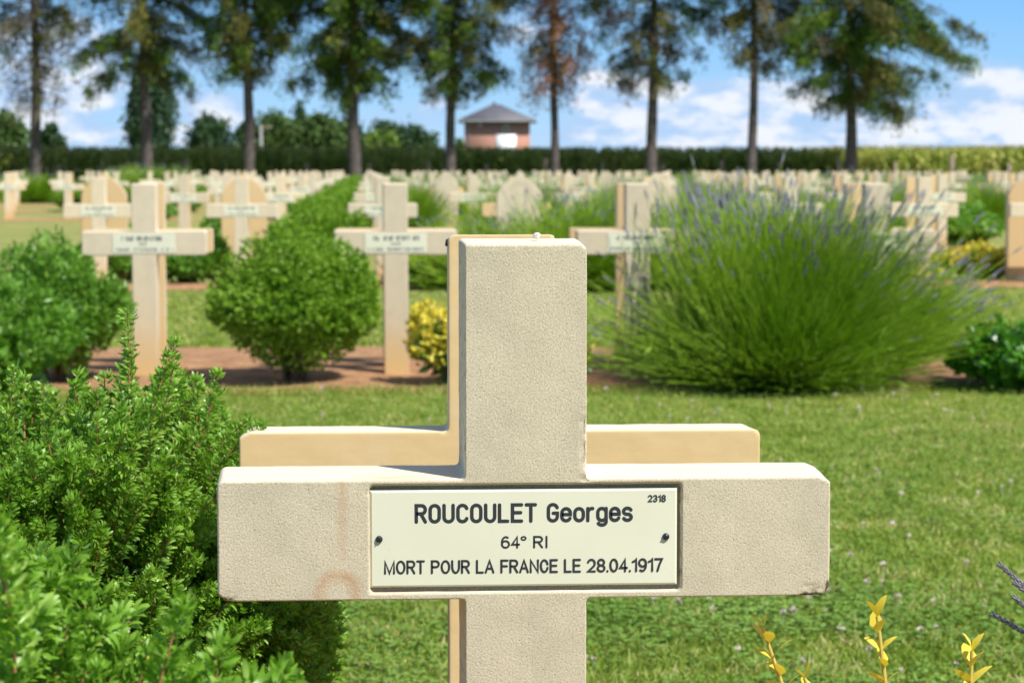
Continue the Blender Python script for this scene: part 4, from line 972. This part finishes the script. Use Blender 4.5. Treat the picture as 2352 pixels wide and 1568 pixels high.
# ------------------------------------------------------------------ brick building
def building():
    D = 220.; k = D / 5504.; X = (1141 - 838.5) * k; W = 150 * k / 2; Z = lambda py: EYE + (388.6 - py) * k
    root = empty('brick_building', (X, D, 0), R_(-4)); tag(root, 'small square red brick building with a grey pyramid roof beyond the maize', 'building')
    m, t, o = newmat('red_brick'); p = t.new('ShaderNodeBsdfPrincipled'); tc = t.new('ShaderNodeTexCoord')
    br = t.new('ShaderNodeTexBrick'); mp = t.new('ShaderNodeMapping'); t.l.new(tc.outputs['Object'], mp.inputs[0]); mp.inputs['Rotation'].default_value = (math.pi / 2, 0, 0)
    t.l.new(mp.outputs[0], br.inputs[0]); br.inputs['Scale'].default_value = 3.; br.inputs['Color1'].default_value = (.45, .215, .155, 1); br.inputs['Color2'].default_value = (.39, .18, .13, 1); br.inputs['Mortar'].default_value = (.45, .33, .27, 1)
    br.inputs['Mortar Size'].default_value = .015; t.l.new(br.outputs[0], p.inputs['Base Color']); p.inputs['Roughness'].default_value = .9; t.l.new(p.outputs[0], o.inputs[0])
    ez = Z(281); wall = MB(); wall.box((-W, 0, 0), (W, 2 * W, ez)); wall.build('wall', m, root)
    rf = MB(); ov = .62; z0 = ez - .02; tz_ = Z(239); a, b = -W - ov, W + ov; c, d = -ov, 2 * W + ov; cy_ = W
    V = [(a, c, z0), (b, c, z0), (b, d, z0), (a, d, z0), (a, c, z0 + .16), (b, c, z0 + .16), (b, d, z0 + .16), (a, d, z0 + .16), (-.55, cy_, tz_), (.25, cy_, tz_)]
    rf.add(V, [(0, 3, 2, 1), (0, 1, 5, 4), (1, 2, 6, 5), (2, 3, 7, 6), (3, 0, 4, 7), (4, 5, 9, 8), (6, 7, 8, 9)]); rf.add([V[i] for i in (5, 6, 9, 7, 4, 8)], [(0, 1, 2), (3, 4, 5)])
    r_ = rf.build('roof', plain('grey_slate', (.085, .085, .097), .6, (.13, .13, .145), 2.5, .03, 8), root)
    fi = MB(); fi.tube([(-.3, cy_, tz_ - .1), (-.3, cy_, tz_ + .22)], [.14, .10], 8); fi.build('chimney', M['bark'], r_)
    gt = MB(); gt.tube([(a, c - .06, z0 + .1), (b, c - .06, z0 + .1)], [.07, .07], 8); gt.build('gutter', plain('zinc', (.28, .30, .31), .4), r_)
    dp = MB(); dp.tube([(-W + .45, -.07, 0), (-W + .45, -.07, ez - .1)], [.05, .05], 8); dp.build('downpipe', plain('zinc_pipe', (.22, .23, .24), .4), root)
    pn = MB(); x0 = (1139 - 1141) * k; x1 = (1184 - 1141) * k; pn.box((x0, -.05, 1.2), (x1, .02, Z(309))); g_ = pn.build('door', plain('white_paint', (.86, .88, .9), .5), root); g_['label'] = 'bright white door panel'
    def win(cx, z0, z1, hw, gl, nm):
        f = MB(); pts = [(-hw, z0), (hw, z0)] + arc(0, z1 - hw, hw, hw, 0, 180, 12); n = len(pts)
        f.add([(cx + x, -.04, z) for x, z in pts] + [(cx + x, .02, z) for x, z in pts], [(i, (i + 1) % n, (i + 1) % n + n, i + n) for i in range(n)]); f.poly([(cx + x, -.04, z) for x, z in pts])
        w_ = f.build('window', plain('pale_render', (.42, .38, .33), .8), root)
        s = .72; q = MB(); q.poly([(cx + x * s, -.05, (z - z0 - (z1 - z0) / 2) * s + z0 + (z1 - z0) / 2) for x, z in pts]); q.build('pane', gl, w_)
    gl = plain('window_glass', (.16, .18, .24), .1)
    win((1162 - 1141) * k, Z(304), Z(285), .30, gl, 0); win((1102 - 1141) * k, Z(291), Z(280.5) - .12, .22, plain('window_glass_pale', (.30, .33, .45), .1), 1)
building()
# pale utility post beyond the maize
u_ = MB(); u_.tube([(0, 0, 0), (0, 0, 4.6)], [.17, .13], 8); o = u_.build('utility_post', plain('concrete', (.42, .40, .37), .8), None, True, ((602 - 838.5) * 200 / 5504, 200, 0)); tag(o, 'pale concrete post in front of the distant trees', 'post')
u2 = MB(); u2.box((-.35, -.05, 4.35), (.95, .05, 4.47)); u2.build('crossarm', M['wood'], o)

# ------------------------------------------------------------------ background trees
def crown_tree(px, D, wpx, top, label, mat, seed, cards=1500, poplar=False, sz=.5, name='broadleaf_tree', zb=0.8, off=0):
    k = D / 5504.; X = (px - 838.5) * k; W = wpx * k / 2; Ht = EYE + (388.6 - top) * k; rs = np.random.default_rng(seed)
    root = empty(name, (X, D, 0)); tag(root, label, 'tree', 'distant trees beyond the maize'); tr = MB()
    tr.tube([(0, 0, 0), (.05, 0, Ht * .4), (0, .1, Ht * .8)], [.28, .2, .06], 8)
    for i in range(7):
        a = rs.uniform(0, 6.28); z = Ht * rs.uniform(.2, .55); tr.tube([(0, 0, z), (math.cos(a) * W * .6, math.sin(a) * W * .6, z + Ht * .25)], [.1, .03], 5)
    tr.build('trunk', M['bark'], root, True)
    nc = 90 if not poplar else 150; cen = nrm(rs.normal(size=(nc, 3))) * (rs.random((nc, 1)) ** .35)
    if poplar: C = np.stack([cen[:, 0] * W * .8, cen[:, 1] * W * .8, Ht * .53 + cen[:, 2] * Ht * .45], 1); C[:, :2] *= (1 - .35 * np.clip(C[:, 2:3] / Ht - .45, 0, 1) * 1.6)
    else: C = np.stack([cen[:, 0] * W * .85, cen[:, 1] * W * .85, zb + (Ht - zb) * (.5 + cen[:, 2] * .44)], 1)
    m_ = cards // nc * 2; P = np.repeat(C, m_, 0) + rs.normal(size=(nc * m_, 3)) * (W * .14 if not poplar else W * .2); n = len(P); P[:, 2] = np.maximum(P[:, 2], .3)
    l = sz * rs.uniform(.5, 1.2, n); mb = MB(); mb.add(*inst(DIA[0], DIA[1], scaled(frames(sph(n), rs.uniform(0, 6, n)), l * .7, l, l), P)); mb.build('crown', mat, root)
M['t_dark'] = foliage('tree_dark', (.03, .07, .028), (.065, .125, .045), .25, .6, .25, .6)
M['t_mid'] = foliage('tree_mid', (.05, .105, .025), (.11, .18, .045), .25, .6, .25, .5)
M['t_light'] = foliage('tree_light', (.11, .19, .035), (.20, .30, .05), .25, .6, .25, .5)
M['t_pop'] = foliage('poplar_leaf', (.025, .065, .03), (.06, .12, .055), .2, .5, .4, .5)
crown_tree(356, 230, 112, 128, 'tall narrow poplar behind the second visible spruce', M['t_pop'], 1, 11000, True, .42, name='poplar_tree')
crown_tree(30, 210, 100, 252, 'yellow-green tree at the left edge above the maize', M['t_mid'], 2)
crown_tree(-30, 215, 90, 262, 'dark tree cut off by the left edge', M['t_dark'], 3)
crown_tree(128, 215, 66, 283, 'small dark tree right of the leftmost spruce trunk', M['t_dark'], 4, 1000)
crown_tree(490, 215, 112, 264, 'rounded dark tree between the poplar and third spruce', M['t_dark'], 5, 1800)
crown_tree(570, 220, 60, 275, 'tree behind the third spruce trunk', M['t_dark'], 6, 1000)
crown_tree(640, 220, 120, 254, 'broad olive tree right of the third spruce', M['t_mid'], 7, 2000)
crown_tree(735, 215, 130, 260, 'broad pale olive tree left of the bright green spruce', M['t_mid'], 8, 2200)
crown_tree(690, 240, 40, 225, 'dark pointed conifer rising above the olive trees', M['t_dark'], 9, 700, True, .4, name='conifer_tree')
crown_tree(875, 205, 95, 296, 'bright lime-green bush left of the brick building', M['t_light'], 10, 1400, zb=.3)
crown_tree(890, 235, 130, 279, 'dark tree behind the lime-green bush', M['t_dark'], 11, 1800)
crown_tree(960, 235, 96, 290, 'dark tree at the right end of the distant wood', M['t_dark'], 12, 1500)
crown_tree(800, 235, 90, 268, 'dark tree behind the bright green spruce trunk', M['t_dark'], 13, 1400)
crown_tree(1052, 260, 30, 318, 'tiny green tree beside the brick building wall', M['t_mid'], 14, 400)
